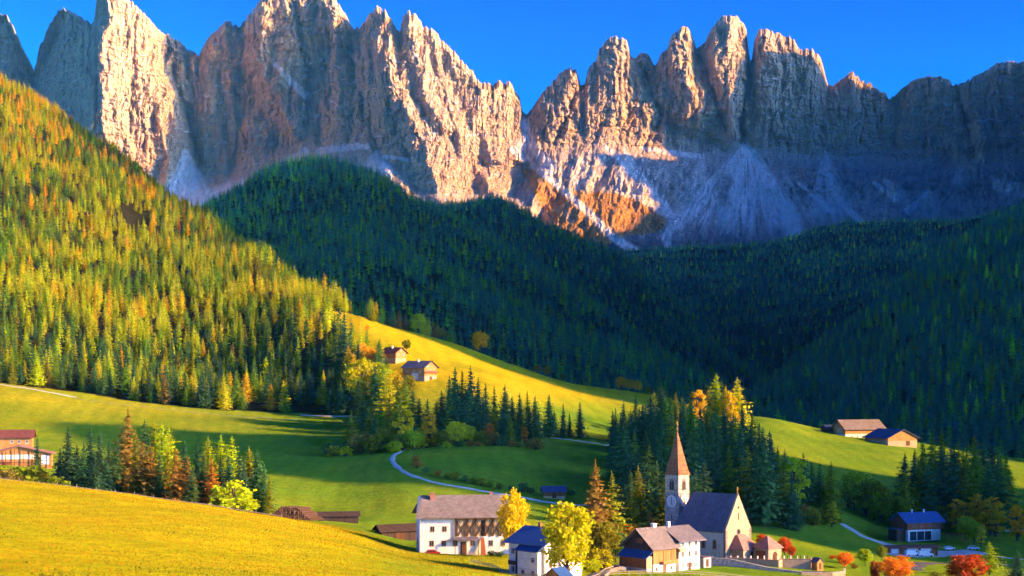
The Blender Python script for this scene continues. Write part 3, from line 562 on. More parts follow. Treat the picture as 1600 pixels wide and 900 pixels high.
def broad_mesh(name, seed, H=12.0, Rx=4.5, n_lobes=26, leaves=4200, base=0.22, size=0.24, squash=1.0):
    """crown of leaf sprays: loose clusters of leaves round the ends of many limbs, with gaps between them"""
    rg = np.random.RandomState(seed); V_, F_, S_ = [], [], []; lobes = []; limbs = []
    for i in range(n_lobes):
        t = (i + .5) / n_lobes; an = i * 2.4 + rg.uniform(-.5, .5)
        prof = math.sin(math.pi * min(1, max(0.05, 0.10 + 0.84 * t))) ** 0.6
        rr = Rx * prof * rg.uniform(.45, .92) * squash; lr = Rx * rg.uniform(.18, .34) * (0.7 + 0.4 * prof); z = H * (base + (1 - base) * (0.08 + 0.86 * t + rg.uniform(-.06, .06)))
        lobes.append((rr * math.cos(an), rr * math.sin(an), min(z, H - lr * .6), lr)); limbs.append(((0, 0, H * base * (.6 + 1.4 * t)), (rr * math.cos(an) * .85, rr * math.sin(an) * .85, z - lr * .2), 0.13, 0.04))
    lobes.append((0, 0, H * (base + .42 * (1 - base)), Rx * .45)); wts = np.array([l[3] ** 2 for l in lobes]); wts /= wts.sum()
    for _ in range(leaves):
        x, y, z, lr = lobes[rg.choice(len(lobes), p=wts)]; d = rg.normal(size=3); d /= np.linalg.norm(d); rad = lr * abs(rg.normal(.75, .38))
        c = np.array([x, y, z]) + d * rad * np.array([1, 1, .8]); c[2] -= .12 * rad * rg.rand(); u = rg.normal(size=3); u[2] *= .6; u /= np.linalg.norm(u); v = np.cross(u, rg.normal(size=3)); v /= np.linalg.norm(v) + 1e-6
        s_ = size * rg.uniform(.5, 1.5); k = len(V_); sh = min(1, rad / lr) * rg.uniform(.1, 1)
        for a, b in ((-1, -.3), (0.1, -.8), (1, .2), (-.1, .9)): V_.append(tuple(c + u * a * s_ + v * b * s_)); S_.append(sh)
        F_.append((k, k + 1, k + 2, k + 3))
    return mesh_np(name, V_, F_, LEAF, False, dict(shade=S_), link=False), trunk_mesh(name + '_trunk', H * .75, H * .022 + .08, 5, limbs)

SPRUCE = [conifer_mesh('spruce_crown', 10 + i, 24, 4.8 + .3 * i, 34, 12, (.04, .07, .03, .09)[i], .45, (.85, .78, .9, .8)[i], 6, .05, 1.0) for i in range(4)]
LARCH = [conifer_mesh('larch_crown', 30 + i, 24, 5.0, 30, 11, (.07, .12, .09)[i], .12, .62, 6, .15, .95) for i in range(3)]
OPEN = [conifer_mesh('open_crown', 50 + i, 24, 5.2, 26, 11, .08, .4, .65, 6, .15, 1.1) for i in range(2)]
CTR = trunk_mesh('conifer_trunk', 22.5, .30)
BROAD = [broad_mesh('round_crown', 70 + i, 12, 4.7, 30, 5200) for i in range(3)]
TALL = [broad_mesh('tall_crown', 80 + i, 14, 2.7, 24, 3200, .10, .24) for i in range(3)]
BUSH = [broad_mesh('bush_crown', 90 + i, 5, 2.8, 16, 1400, .02, .2) for i in range(3)]
# small versions for the far woods (stand in the woods only)
FARC = [conifer_mesh('far_conifer', 110 + i, 22, 4.7 + .4 * i, 12, 8, .02, .5, (.8, .7, .85, .75)[i], 2, .0, 1.6) for i in range(4)]
MIDC = [conifer_mesh('mid_conifer', 120 + i, (23, 22, 20, 21)[i], (4.9, 5.6, 5.2, 6.0)[i], 17, 10, .04, .4, (.85, .6, .72, .5)[i], 3, .04, 1.35) for i in range(4)]

TINTS = dict(dark=(0.046, 0.120, 0.055), spruce=(0.072, 0.165, 0.048), olive=(0.22, 0.25, 0.016), green=(0.16, 0.30, 0.020), lime=(0.42, 0.50, 0.012), yellow=(0.62, 0.50, 0.012), gold=(0.72, 0.42, 0.010),
             orange=(0.62, 0.24, 0.014), rust=(0.36, 0.17, 0.024), red=(0.50, 0.085, 0.02), brown=(0.25, 0.17, 0.03))
def jitter(c, k=0.18):
    f = 1 + random.uniform(-k, k); return (c[0] * f * (1 + random.uniform(-k, k)), c[1] * f, c[2] * f)
COLW = dict(dark='dark green', spruce='deep green', olive='olive green', green='bright green', lime='yellow green', yellow='bright yellow', gold='golden', orange='orange', rust='rust brown', red='red', brown='brown')
TREES = []
def tree(kind, pos, h, tint, where, group=None, wide=1.0, label=None):
    pos = Vector(pos); crowns, tr, base_h, nm, word = {'spruce': (SPRUCE, CTR, 24, 'spruce_tree', 'spruce'), 'larch': (LARCH, CTR, 24, 'larch_tree', 'larch'), 'open': (OPEN, CTR, 24, 'pine_tree', 'loose-crowned conifer'), 'broad': (BROAD, None, 12, 'broadleaf_tree', 'round broadleaf tree'), 'tall': (TALL, None, 14, 'birch_tree', 'slender broadleaf tree'), 'bush': (BUSH, None, 5, 'bush', 'bush')}[kind]
    e = bpy.data.objects.new(nm, None); C.objects.link(e); e.location = pos; e.empty_display_size = 1
    s = h / base_h; wide *= 1.32 if kind in ('spruce', 'larch', 'open') else 1.1; e.scale = (s * wide * random.uniform(.92, 1.08), s * wide * random.uniform(.92, 1.08), s); e.rotation_euler = (0, 0, random.uniform(0, 6.28))
    k = random.randrange(len(crowns)); cm, tm = (crowns[k], tr) if tr else crowns[k]
    cr = new_obj('crown', cm, e); cr['tint'] = tuple(jitter(TINTS[tint])); new_obj('trunk', tm, e)
    tag(e, label, 'bush' if kind == 'bush' else 'tree', group); TREES.append((e, COLW[tint], word, where, label)); return e
ORD = 'first second third fourth fifth sixth seventh eighth ninth tenth eleventh twelfth thirteenth fourteenth fifteenth sixteenth seventeenth eighteenth nineteenth twentieth'.split()
for _t, _n in (('twenty', 20), ('thirty', 30), ('forty', 40), ('fifty', 50), ('sixty', 60), ('seventy', 70)):
    if _n > 20: ORD.append(_t[:-1] + 'ieth')
    ORD += [_t + '-' + q for q in ORD[:9]]
def label_trees():
    g = {}
    for e, cw, word, where, lab in TREES:
        if not lab: g.setdefault((cw, word, where), []).append(e)
    for (cw, word, where), es in g.items():
        es.sort(key=lambda e: e.location.x / e.location.y)
        for i, e in enumerate(es):
            e['label'] = f'{cw} {word} {where}' if len(es) == 1 else f'{ORD[i]} {cw} {word} from the left {where}'

# woods: every tree is an instance with its own size, turn and tint
def wood(name, pts, heights, tints, idx, meshes, label):
    n = len(pts); me = bpy.data.meshes.new(name); me.vertices.add(n); me.vertices.foreach_set('co', np.asarray(pts, np.float32).ravel()); me.update()
    a = me.attributes.new('size', 'FLOAT', 'POINT'); a.data.foreach_set('value', np.asarray(heights, np.float32))
    a = me.attributes.new('turn', 'FLOAT', 'POINT'); a.data.foreach_set('value', RNG.uniform(0, 6.28, n).astype(np.float32))
    a = me.attributes.new('pick', 'INT', 'POINT'); a.data.foreach_set('value', np.asarray(idx, np.int32))
    a = me.attributes.new('tint', 'FLOAT_VECTOR', 'POINT'); a.data.foreach_set('vector', np.asarray(tints, np.float32).ravel())
    o = new_obj(name, me); tag(o, label, 'forest', None, 'stuff')
    g = bpy.data.node_groups.new(name, 'GeometryNodeTree'); g.interface.new_socket('Geometry', in_out='INPUT', socket_type='NodeSocketGeometry'); g.interface.new_socket('Geometry', in_out='OUTPUT', socket_type='NodeSocketGeometry')
    gi = g.nodes.new('NodeGroupInput'); go = g.nodes.new('NodeGroupOutput'); mp = g.nodes.new('GeometryNodeMeshToPoints'); iop = g.nodes.new('GeometryNodeInstanceOnPoints'); gti = g.nodes.new('GeometryNodeGeometryToInstance')
    def na(nm, typ):
        x = g.nodes.new('GeometryNodeInputNamedAttribute'); x.data_type = typ; x.inputs['Name'].default_value = nm; return x.outputs['Attribute']
    for m_ in reversed(meshes):
        ob = bpy.data.objects.new(m_.name + '_shape', m_); oi = g.nodes.new('GeometryNodeObjectInfo'); oi.inputs['Object'].default_value = ob; g.links.new(oi.outputs['Geometry'], gti.inputs[0])
    g.links.new(gi.outputs[0], mp.inputs[0]); g.links.new(mp.outputs[0], iop.inputs['Points']); g.links.new(gti.outputs[0], iop.inputs['Instance'])
    iop.inputs['Pick Instance'].default_value = True; g.links.new(na('pick', 'INT'), iop.inputs['Instance Index'])
    sz = na('size', 'FLOAT'); g.links.new(sz, iop.inputs['Scale'])
    cx = g.nodes.new('ShaderNodeCombineXYZ'); g.links.new(na('turn', 'FLOAT'), cx.inputs[2]); g.links.new(cx.outputs[0], iop.inputs['Rotation'])
    g.links.new(iop.outputs[0], go.inputs[0])
    md = o.modifiers.new('trees', 'NODES'); md.node_group = g; return o

def tints_for(n, table, rng, noise=None, k=0.2):
    """table: (species, share); noise shifts the species so that kinds grow in patches"""
    names = [t[0] for t in table]; cum = np.cumsum([t[1] for t in table]); cum /= cum[-1]
    u = rng.uniform(size=n) if noise is None else np.clip(noise + rng.normal(0, .16, n), 0, .999)
    ix = np.searchsorted(cum, u); c = np.array([TINTS[nm] for nm in names])[np.clip(ix, 0, len(names) - 1)]
    return c * (1 + rng.uniform(-k, k, (n, 1))) * (1 + rng.uniform(-k / 2, k / 2, (n, 3)))
def pn(x, y, s): return np.clip(0.5 + 0.75 * fbm(x / s, y / s, 3), 0, 1)

rg = np.random.RandomState(21)
# left hillside, sunlit
p_, px_, py_ = ground.scatter(8.4, rg, lambda px, py, x, y: ((inpoly(px, py, FOREST_L) & (y > 860)) | ((y > 1150) & (px < 510)) ) & (y < 2230) & (rg.uniform(size=px.shape) < 0.93) & ~((np.hypot((px - 215) / 26, (py - 345) / 22) < 1) & (rg.uniform(size=px.shape) < .7)) & (px < 640))
print('hillside trees', len(p_))
nn = len(p_); nz_ = pn(p_[:, 0] + p_[:, 1] * .3, p_[:, 1], 120)
hi = np.clip((560 - py_) / 300, 0, 1)
tt_ = tints_for(nn, [('spruce', .10), ('olive', .16), ('green', .20), ('lime', .42), ('yellow', .12)], rg, nz_)
low_ = smooth(500, 590, py_ + 40 * (nz_ - .5)); sw0 = rg.uniform(size=nn) < low_ * .62; tt_[sw0] = tints_for(int(sw0.sum()), [('dark', .35), ('spruce', .4), ('green', .25)], rg)  # shade on the lower slope is put into darker tree tints
swap = rg.uniform(size=nn) < (0.015 + 0.15 * hi * (nz_ > .45) * smooth(350, 50, px_) + .25 * smooth(60, 0, np.abs(py_ - np.interp(px_, [0, 120, 250, 400, 560], [133, 210, 310, 398, 492]))) * (px_ < 330)); tt_[swap] = tints_for(int(swap.sum()), [('rust', .08), ('brown', .32), ('gold', .6)], rg)
hh = rg.uniform(.45, 1.05, nn) ** .8 * (.76 + .2 * nz_)
LEFT = (p_, px_, py_, hh, tt_)
front = (p_[:, 1] < 985) & (px_ > -10) & (px_ < 640)
order = np.argsort(p_[:, 1]); order = order[front[order]][:170]; keep = np.ones(nn, bool); keep[order] = False
wood('hillside_forest', p_[keep], hh[keep], tt_[keep], rg.randint(0, 4, keep.sum()), MIDC, 'sunlit mixed larch and spruce forest covering the left hillside')
for i in order:
    k = random.choice(['spruce', 'spruce', 'larch', 'open']); c = tt_[i]
    tn = min(TINTS, key=lambda q: sum((math.log(TINTS[q][a_] + .01) - math.log(c[a_] + .01)) ** 2 for a_ in range(3)))
    tree(k, p_[i] - np.array([0, 0, .3]), 24 * hh[i], tn, 'along the foot of the hillside forest', 'conifers along the lower edge of the hillside forest')
def far_wood(name, sh, sp, table, lab, hmin, hmax, extra=None, meshes=FARC, wl=200, k=.25):
    p, px, py = sh.scatter(sp, rg, extra); n = len(p); print(name, n)
    t = tints_for(n, table, rg, None, k) * np.array([1.6, 2.05, 3.0]); h = rg.uniform(hmin, hmax, n) * (0.8 + .4 * pn(p[:, 0], p[:, 1], wl)); p[:, 2] -= .5  # tints lifted and blued: haze and fill light put into the foliage colour
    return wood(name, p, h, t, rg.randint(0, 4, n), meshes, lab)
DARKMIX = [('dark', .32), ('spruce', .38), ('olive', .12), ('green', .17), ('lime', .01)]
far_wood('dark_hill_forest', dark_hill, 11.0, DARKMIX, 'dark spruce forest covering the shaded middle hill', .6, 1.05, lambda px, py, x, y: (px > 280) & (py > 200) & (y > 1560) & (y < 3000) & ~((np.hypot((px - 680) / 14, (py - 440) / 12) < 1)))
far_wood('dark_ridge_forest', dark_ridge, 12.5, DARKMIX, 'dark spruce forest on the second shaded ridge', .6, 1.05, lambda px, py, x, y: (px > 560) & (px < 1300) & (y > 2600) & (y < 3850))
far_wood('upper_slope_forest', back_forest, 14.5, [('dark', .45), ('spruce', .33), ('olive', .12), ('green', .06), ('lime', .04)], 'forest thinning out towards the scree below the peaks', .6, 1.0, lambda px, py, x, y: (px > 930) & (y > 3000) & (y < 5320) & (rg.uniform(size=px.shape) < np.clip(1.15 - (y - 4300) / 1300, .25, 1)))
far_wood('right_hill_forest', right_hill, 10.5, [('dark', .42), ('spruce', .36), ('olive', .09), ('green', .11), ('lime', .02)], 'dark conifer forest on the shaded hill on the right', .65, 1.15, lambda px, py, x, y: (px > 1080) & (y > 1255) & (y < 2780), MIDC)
# ---------------------------------------------------------------- trees one can tell apart
def tp(kind, px, top, Y, tint, where, group, wide=1.0, minh=2.0, label=None):
    """a tree standing on the ground at distance Y whose top shows at photo row `top`"""
    x = (px - 800) / F * Y; z = ground_z(x, Y); h = max(minh, (600 - top) / F * Y - z)
    return tree(kind, (x, Y, z - .15), h, tint, where, group, wide, label)
S_, L_, O_, B_, T_, U_ = 'spruce', 'larch', 'open', 'broad', 'tall', 'bush'
W1, G1 = 'in the group behind the left meadow', 'trees between the foreground meadow and the left pasture'
for a in [(S_, 106, 668, 520, 'dark', 1.15), (S_, 94, 700, 530, 'dark', 1.1), (S_, 120, 695, 545, 'dark'), (S_, 141, 666, 525, 'dark'), (S_, 131, 690, 510, 'spruce'), (S_, 156, 672, 535, 'dark'), (S_, 170, 688, 545, 'dark'), (S_, 182, 680, 520, 'spruce'),
          (S_, 200, 637, 525, 'brown', 1.05), (S_, 191, 662, 540, 'spruce'), (S_, 212, 672, 510, 'olive'), (S_, 226, 656, 545, 'spruce'), (L_, 241, 658, 550, 'lime'), (L_, 253, 662, 545, 'lime', 1.2), (L_, 264, 668, 555, 'lime'), (O_, 222, 688, 505, 'brown', 1.2), (O_, 235, 694, 510, 'brown', 1.1),
          (S_, 249, 705, 505, 'spruce'), (S_, 262, 700, 515, 'olive'), (O_, 275, 700, 500, 'rust', 1.1), (S_, 288, 690, 540, 'dark'), (S_, 293, 712, 500, 'brown'), (S_, 308, 684, 540, 'dark'), (L_, 325, 683, 550, 'lime'), (L_, 345, 680, 545, 'lime', 1.2), (L_, 362, 683, 540, 'lime', 1.2), (S_, 318, 705, 520, 'spruce'),
          (O_, 330, 715, 498, 'rust', 1.1), (S_, 345, 712, 515, 'dark'), (S_, 357, 712, 520, 'dark'), (S_, 374, 708, 515, 'dark'), (S_, 389, 697, 505, 'olive', 1.1), (S_, 401, 702, 500, 'spruce'), (S_, 381, 716, 492, 'dark'), (S_, 413, 728, 495, 'spruce'), (S_, 421, 742, 490, 'olive'), (U_, 363, 752, 478, 'lime', 1.3), (U_, 350, 768, 480, 'olive', 1.2),
          (S_, 58, 680, 560, 'dark', .8), (U_, 20, 728, 520, 'olive', 1.3), (U_, 45, 730, 515, 'olive', 1.3), (U_, 70, 735, 520, 'brown', 1.2), (U_, 8, 735, 500, 'brown', 1.2), (U_, 92, 745, 500, 'olive', 1.2), (S_, 165, 712, 505, 'dark'), (S_, 300, 728, 490, 'spruce'), (S_, 148, 710, 500, 'dark')]:
    tp(*a[:5], W1, G1, *(a[5:] or (1.0,)))
W2, G2 = 'in the row below the yellow slope', 'trees across the middle of the valley'
rr = random.Random(5)
for a in [(702, 586, 'spruce'), (711, 574, 'spruce'), (722, 578, 'olive'), (735, 572, 'dark'), (747, 590, 'spruce'), (759, 598, 'dark'), (772, 603, 'spruce'), (789, 601, 'spruce'), (800, 618, 'dark'), (812, 614, 'spruce'), (824, 610, 'olive'), (836, 618, 'dark'), (858, 616, 'spruce'), (866, 640, 'dark'), (880, 630, 'dark'), (890, 645, 'spruce'), (906, 627, 'dark')]:
    tp(S_, a[0], a[1], rr.uniform(775, 800), a[2], W2, G2, .95)
    if a[0] < 850: tp(rr.choice([S_, O_]), a[0] + rr.uniform(-7, 7), a[1] + rr.uniform(22, 40), rr.uniform(740, 770), rr.choice(['dark', 'spruce', 'olive']), W2, G2, 1.0)
W3, G3 = 'in the thicket beside the yellow slope', 'trees in the thicket in the middle of the valley'
for px, top, Y, t in [(560, 590, 860, 'dark'), (572, 575, 850, 'olive'), (586, 572, 840, 'spruce'), (598, 566, 845, 'green'), (610, 575, 835, 'lime'), (622, 582, 820, 'olive'), (634, 590, 815, 'green'), (645, 610, 800, 'spruce'), (655, 622, 795, 'dark'), (668, 622, 800, 'spruce'), (682, 626, 795, 'olive'), (566, 622, 800, 'spruce'), (580, 628, 780, 'olive'), (595, 625, 780, 'green'), (608, 620, 780, 'olive'), (690, 610, 790, 'spruce'),
                      (548, 640, 770, 'olive'), (620, 630, 760, 'olive'), (646, 640, 750, 'spruce'), (585, 650, 730, 'spruce'), (605, 655, 730, 'olive'), (625, 655, 725, 'spruce'), (660, 650, 740, 'olive')]:
    tp(rr.choice([S_, L_, O_]), px, top, Y, t, W3, G3, 1.15)
for k, px, top, Y, t in [(T_, 633, 630, 715, 'yellow'), (T_, 671, 643, 715, 'gold'), (B_, 712, 658, 715, 'lime'), (B_, 730, 664, 720, 'lime'), (T_, 765, 658, 740, 'orange'), (T_, 820, 664, 745, 'orange'), (B_, 600, 668, 715, 'olive'), (T_, 655, 668, 712, 'olive'), (B_, 690, 672, 712, 'olive'), (B_, 645, 672, 705, 'lime'), (B_, 750, 672, 712, 'olive')]:
    tp(k, px, top, Y, t, W3, G3, 1.1)
W4, G4 = 'in the hedge above the round pasture', 'bushes lining the meadow track'
for px in range(512, 840, 13):
    tp(U_, px + rr.uniform(-4, 4), 683 + rr.uniform(-7, 8) + (10 if px < 560 else 0), 706 + rr.uniform(-6, 10), rr.choice(['olive', 'olive', 'brown', 'lime', 'spruce', 'rust']), W4, G4, 1.3)
for px, py in [(652, 735), (666, 742), (650, 728), (684, 748), (700, 751), (712, 754), (726, 756), (740, 759), (752, 762), (765, 765), (780, 768), (800, 771), (818, 772), (830, 774), (892, 778), (884, 776)]:
    p = at(px, py - 3, 560); tree(U_, p, rr.uniform(2.2, 3.6), rr.choice(['spruce', 'olive', 'dark', 'rust'] if px < 690 else ['spruce', 'dark', 'olive']), 'beside the curved gravel track', G4, 1.2)
W5, G5 = 'in the grove behind the church', 'conifers of the grove behind the church'
for k, px, top, Y, t, wd in [(T_, 1089, 603, 840, 'yellow', .9), (L_, 1119, 584, 850, 'lime', 1.1), (L_, 1134, 602, 845, 'yellow', 1.0), (L_, 1152, 590, 850, 'lime', .95), (T_, 1143, 610, 840, 'yellow', .8), (L_, 1108, 606, 845, 'olive', 1.0), (T_, 1240, 712, 600, 'lime', 1.0)]:
    tp(k, px, top, Y, t, 'rising above the grove behind the church', G5, wd)
for row, (Y0, x0, x1, st, tops) in enumerate([(790, 962, 1075, 12, [(950, 640), (1030, 608), (1080, 622)]), (735, 957, 1170, 13, [(950, 645), (990, 625), (1050, 618), (1110, 628), (1170, 650)]), (680, 962, 1215, 14, [(950, 655), (1000, 640), (1100, 640), (1160, 640), (1220, 672)]),
                                              (630, 962, 1300, 15, [(950, 665), (1020, 660), (1100, 655), (1180, 660), (1240, 712), (1300, 725)]), (585, 985, 1240, 16, [(950, 700), (1020, 690), (1100, 690), (1180, 690), (1240, 735)]), (545, 985, 1110, 15, [(980, 735), (1020, 715), (1110, 725)])]):
    px = x0
    while px < x1:
        tp(rr.choice([S_, S_, S_, O_]), px, np.interp(px, *zip(*tops)) + rr.uniform(-10, 16), Y0 + rr.uniform(-20, 20), rr.choice(['dark', 'dark', 'spruce', 'spruce', 'olive', 'green'] if px < 1160 else ['spruce', 'olive', 'dark']), W5, G5, 1.1)
        px += st * rr.uniform(.75, 1.2)
for px in range(1180, 1305, 15): tp(U_, px, 786 + (px - 1180) * .08 + rr.uniform(-6, 4), 600 + rr.uniform(-12, 4), rr.choice(['olive', 'brown', 'spruce', 'olive']), 'on the bank below the grove', G5, 1.2)
W6, G6 = 'in the tall grove at the right', 'trees of the grove on the right'
for row, (Y0, st, dt) in enumerate([(690, 13, 0), (655, 15, 10), (632, 18, 26)]):
    px = 1414
    while px < 1580:
        tp(rr.choice([S_, S_, O_, L_]), px, np.interp(px, [1410, 1440, 1475, 1495, 1530, 1555, 1580], [704, 690, 674, 690, 680, 690, 716]) + dt + rr.uniform(-5, 12), Y0 + rr.uniform(-12, 12), rr.choice(['dark', 'spruce', 'olive', 'olive', 'green']), W6, G6, 1.15)
        px += st * rr.uniform(.8, 1.2)
W7, G7 = 'around the house on the right', 'autumn trees round the house on the right'
for k, px, top, Y, t, wd in [(B_, 1335, 735, 655, 'lime', .8), (T_, 1352, 738, 650, 'lime', 1.5), (B_, 1366, 752, 645, 'olive', .9), (B_, 1376, 768, 640, 'lime', 1.0), (T_, 1325, 752, 655, 'olive', 1.3), (T_, 1300, 782, 592, 'yellow', 1.3),
                             (T_, 1497, 778, 622, 'gold', 1.5), (T_, 1510, 780, 618, 'gold', 1.5), (T_, 1526, 772, 620, 'gold', 1.4), (T_, 1548, 774, 615, 'gold', 1.7), (T_, 1556, 782, 612, 'yellow', 1.4), (T_, 1590, 790, 600, 'gold', 1.5), (B_, 1508, 806, 598, 'lime', .9), (B_, 1522, 812, 590, 'lime', .9), (T_, 1533, 820, 585, 'yellow', 1.3), (B_, 1472, 790, 628, 'olive', 1.0)]:
    tp(k, px, top, Y, t, W7, G7, wd)
G8 = 'trees in the village'
for k, px, top, Y, t, wd, lb in [
    (B_, 886, 786, 348, 'yellow', .88, 'large round bright yellow broadleaf tree in front of the blue-roofed house'),
    (B_, 801, 766, 412, 'yellow', .52, 'yellow tree at the right end of the big farmhouse'),
    (S_, 930, 720, 440, 'brown', 1.15, 'tall golden brown spruce right of the big yellow tree'), (S_, 956, 737, 446, 'olive', 1.1, 'shorter olive spruce twin beside the tallest village spruce'),
    (B_, 940, 815, 425, 'olive', 1.0, 'dark green leafy tree at the foot of the two golden spruces'), (B_, 962, 828, 432, 'spruce', .9, 'dark round tree beside the lane above the wooden barn'),
    (L_, 1016, 797, 475, 'rust', 1.3, 'small rust-coloured conifer behind the barn chimney'), (B_, 984, 818, 465, 'orange', 1.2, 'low orange tree behind the barn roof'),
    (B_, 1226, 838, 466, 'red', .85, 'red autumn tree behind the churchyard pavilion'), (B_, 1237, 852, 462, 'red', .9, 'smaller red tree at the right end of the churchyard'), (B_, 1190, 834, 474, 'red', .7, 'red tree showing between the church and the pavilion'),
    (B_, 1320, 862, 450, 'orange', 1.2, 'orange tree right of the churchyard wall'), (B_, 1352, 857, 465, 'lime', 1.1, 'yellow green round tree beside the orange tree below the meadow'), (U_, 1300, 868, 480, 'red', 1.2, 'dark red bush left of the orange tree'),
    (B_, 1398, 868, 395, 'orange', 1.45, 'broad orange tree at the bottom edge in front of the garages'), (B_, 1368, 876, 400, 'red', .7, 'red tree left of the broad orange tree'), (B_, 1510, 866, 395, 'red', 1.45, 'broad red tree at the bottom edge right of the road'),
    (L_, 1546, 846, 450, 'lime', 1.5, 'yellow green conifer right of the broad red tree'), (S_, 1590, 858, 430, 'dark', 1.4, 'dark spruce in the bottom right corner'), (B_, 1378, 852, 500, 'olive', .9, 'olive tree left of the garages'), (U_, 1335, 884, 452, 'rust', 1.4, 'rust-coloured bush under the orange tree'), (U_, 1462, 892, 430, 'olive', 1.6, 'olive bush beside the asphalt road at the bottom edge'),
    (U_, 940, 858, 398, 'yellow', 1.3, 'yellow creeper bush on the right end of the blue-roofed house'), (U_, 926, 872, 385, 'lime', 1.2, 'yellow green bush at the lane gate'), (U_, 780, 866, 415, 'dark', 1.8, 'dark hedge bush left of the blue-roofed house'), (U_, 768, 868, 418, 'dark', 1.6, 'dark hedge bush in front of the right end of the farmhouse'), (U_, 1276, 872, 440, 'gold', .5, 'tiny golden shrub on the churchyard wall')]:
    tp(k, px, top, Y, t, '', G8, wd, 1.5, lb)
W9, G9 = 'on the crest of the yellow slope', 'trees along the crest of the rounded hill'
for k, px, top, Y, t in [(L_, 578, 466, 1205, 'lime'), (L_, 588, 470, 1200, 'yellow'), (O_, 597, 482, 1200, 'lime'), (O_, 606, 486, 1205, 'olive'), (L_, 614, 488, 1205, 'olive'), (L_, 623, 484, 1200, 'rust'), (S_, 632, 488, 1210, 'rust'), (S_, 641, 492, 1215, 'green'), (B_, 654, 490, 1200, 'lime'), (L_, 662, 488, 1205, 'lime'), (L_, 670, 496, 1205, 'lime'), (L_, 680, 503, 1205, 'rust'), (B_, 690, 512, 1205, 'olive'), (L_, 704, 508, 1215, 'green'),
                         (B_, 750, 517, 1190, 'gold'), (B_, 854, 572, 1200, 'olive'), (B_, 880, 584, 1200, 'olive'), (B_, 970, 588, 1195, 'gold'), (B_, 984, 592, 1195, 'gold'), (B_, 996, 594, 1195, 'gold'), (B_, 1012, 604, 1190, 'olive'), (B_, 840, 570, 1205, 'brown'), (B_, 574, 508, 1060, 'gold'), (B_, 635, 530, 1000, 'olive'), (S_, 538, 487, 960, 'dark'), (S_, 532, 500, 965, 'spruce'), (L_, 556, 520, 1020, 'gold'), (B_, 566, 535, 980, 'gold'), (B_, 590, 566, 915, 'lime'), (B_, 604, 576, 890, 'lime'), (B_, 616, 580, 880, 'yellow'),
                         (B_, 640, 586, 872, 'olive'), (B_, 565, 560, 900, 'lime'), (L_, 552, 552, 920, 'yellow'), (L_, 544, 540, 950, 'gold'), (B_, 580, 545, 950, 'gold')]:
    tp(k, px, top, Y, t, W9, G9, .95)
label_trees()
# ---------------------------------------------------------------- building helpers
class MB:
    """collects shapes and links them as ONE mesh object"""
    def __init__(s): s.v = []; s.f = []
    def add(s, vs_, fs): k = len(s.v); s.v += [tuple(v) for v in vs_]; s.f += [tuple(i + k for i in f) for f in fs]; return s
    def box(s, x0, x1, y0, y1, z0, z1):
        return s.add([(x0, y0, z0), (x1, y0, z0), (x1, y1, z0), (x0, y1, z0), (x0, y0, z1), (x1, y0, z1), (x1, y1, z1), (x0, y1, z1)], [(0, 3, 2, 1), (4, 5, 6, 7), (0, 1, 5, 4), (1, 2, 6, 5), (2, 3, 7, 6), (3, 0, 4, 7)])
    def bar(s, p0, p1, w, h=None):
        p0, p1 = Vector(p0), Vector(p1); h = h or w; d = (p1 - p0).normalized(); up = Vector((0, 0, 1)) if abs(d.z) < .95 else Vector((0, 1, 0)); a = d.cross(up).normalized() * w / 2; b = a.cross(d).normalized() * h / 2
        return s.add([p0 - a - b, p0 + a - b, p0 + a + b, p0 - a + b, p1 - a - b, p1 + a - b, p1 + a + b, p1 - a + b], [(0, 3, 2, 1), (4, 5, 6, 7), (0, 1, 5, 4), (1, 2, 6, 5), (2, 3, 7, 6), (3, 0, 4, 7)])
    def tube(s, p0, p1, r0, r1=None, n=8):
        r1 = r0 if r1 is None else r1; p0, p1 = Vector(p0), Vector(p1); d = (p1 - p0).normalized(); u = d.orthogonal().normalized(); v = d.cross(u); vs_ = []
        for p, r in ((p0, r0), (p1, r1)): vs_ += [p + (u * math.cos(2 * math.pi * i / n) + v * math.sin(2 * math.pi * i / n)) * r for i in range(n)]
        return s.add(vs_, [(i, (i + 1) % n, n + (i + 1) % n, n + i) for i in range(n)] + [tuple(range(n))[::-1], tuple(range(n, 2 * n))])
    def poly(s, pts, t):
        """slab: outline extruded by vector t"""
        n = len(pts); t = Vector(t); a = [Vector(p) for p in pts]
        return s.add(a + [p + t for p in a], [tuple(range(n))[::-1], tuple(range(n, 2 * n))] + [(i, (i + 1) % n, n + (i + 1) % n, n + i) for i in range(n)])
    def mesh(s, name, mat, bevel=0.0):
        me = bpy.data.meshes.new(name); bm = bmesh.new(); vs_ = [bm.verts.new(v) for v in s.v]
        for f in s.f:
            try: bm.faces.new([vs_[i] for i in f])
            except ValueError: pass
        bmesh.ops.recalc_face_normals(bm, faces=bm.faces)
        if bevel: bmesh.ops.bevel(bm, geom=list(bm.edges), offset=bevel, segments=1, affect='EDGES', clamp_overlap=True)
        bm.to_mesh(me); bm.free(); me.materials.append(mat); return me
    def build(s, name, mat, parent=None, bevel=0.0): return new_obj(name, s.mesh(name, mat, bevel), parent)
def thing(name, label, cat, loc, rz=0.0, group=None):
    e = bpy.data.objects.new(name, None); C.objects.link(e); e.location = loc; e.rotation_euler = (0, 0, R(rz)); return tag(e, label, cat, group)

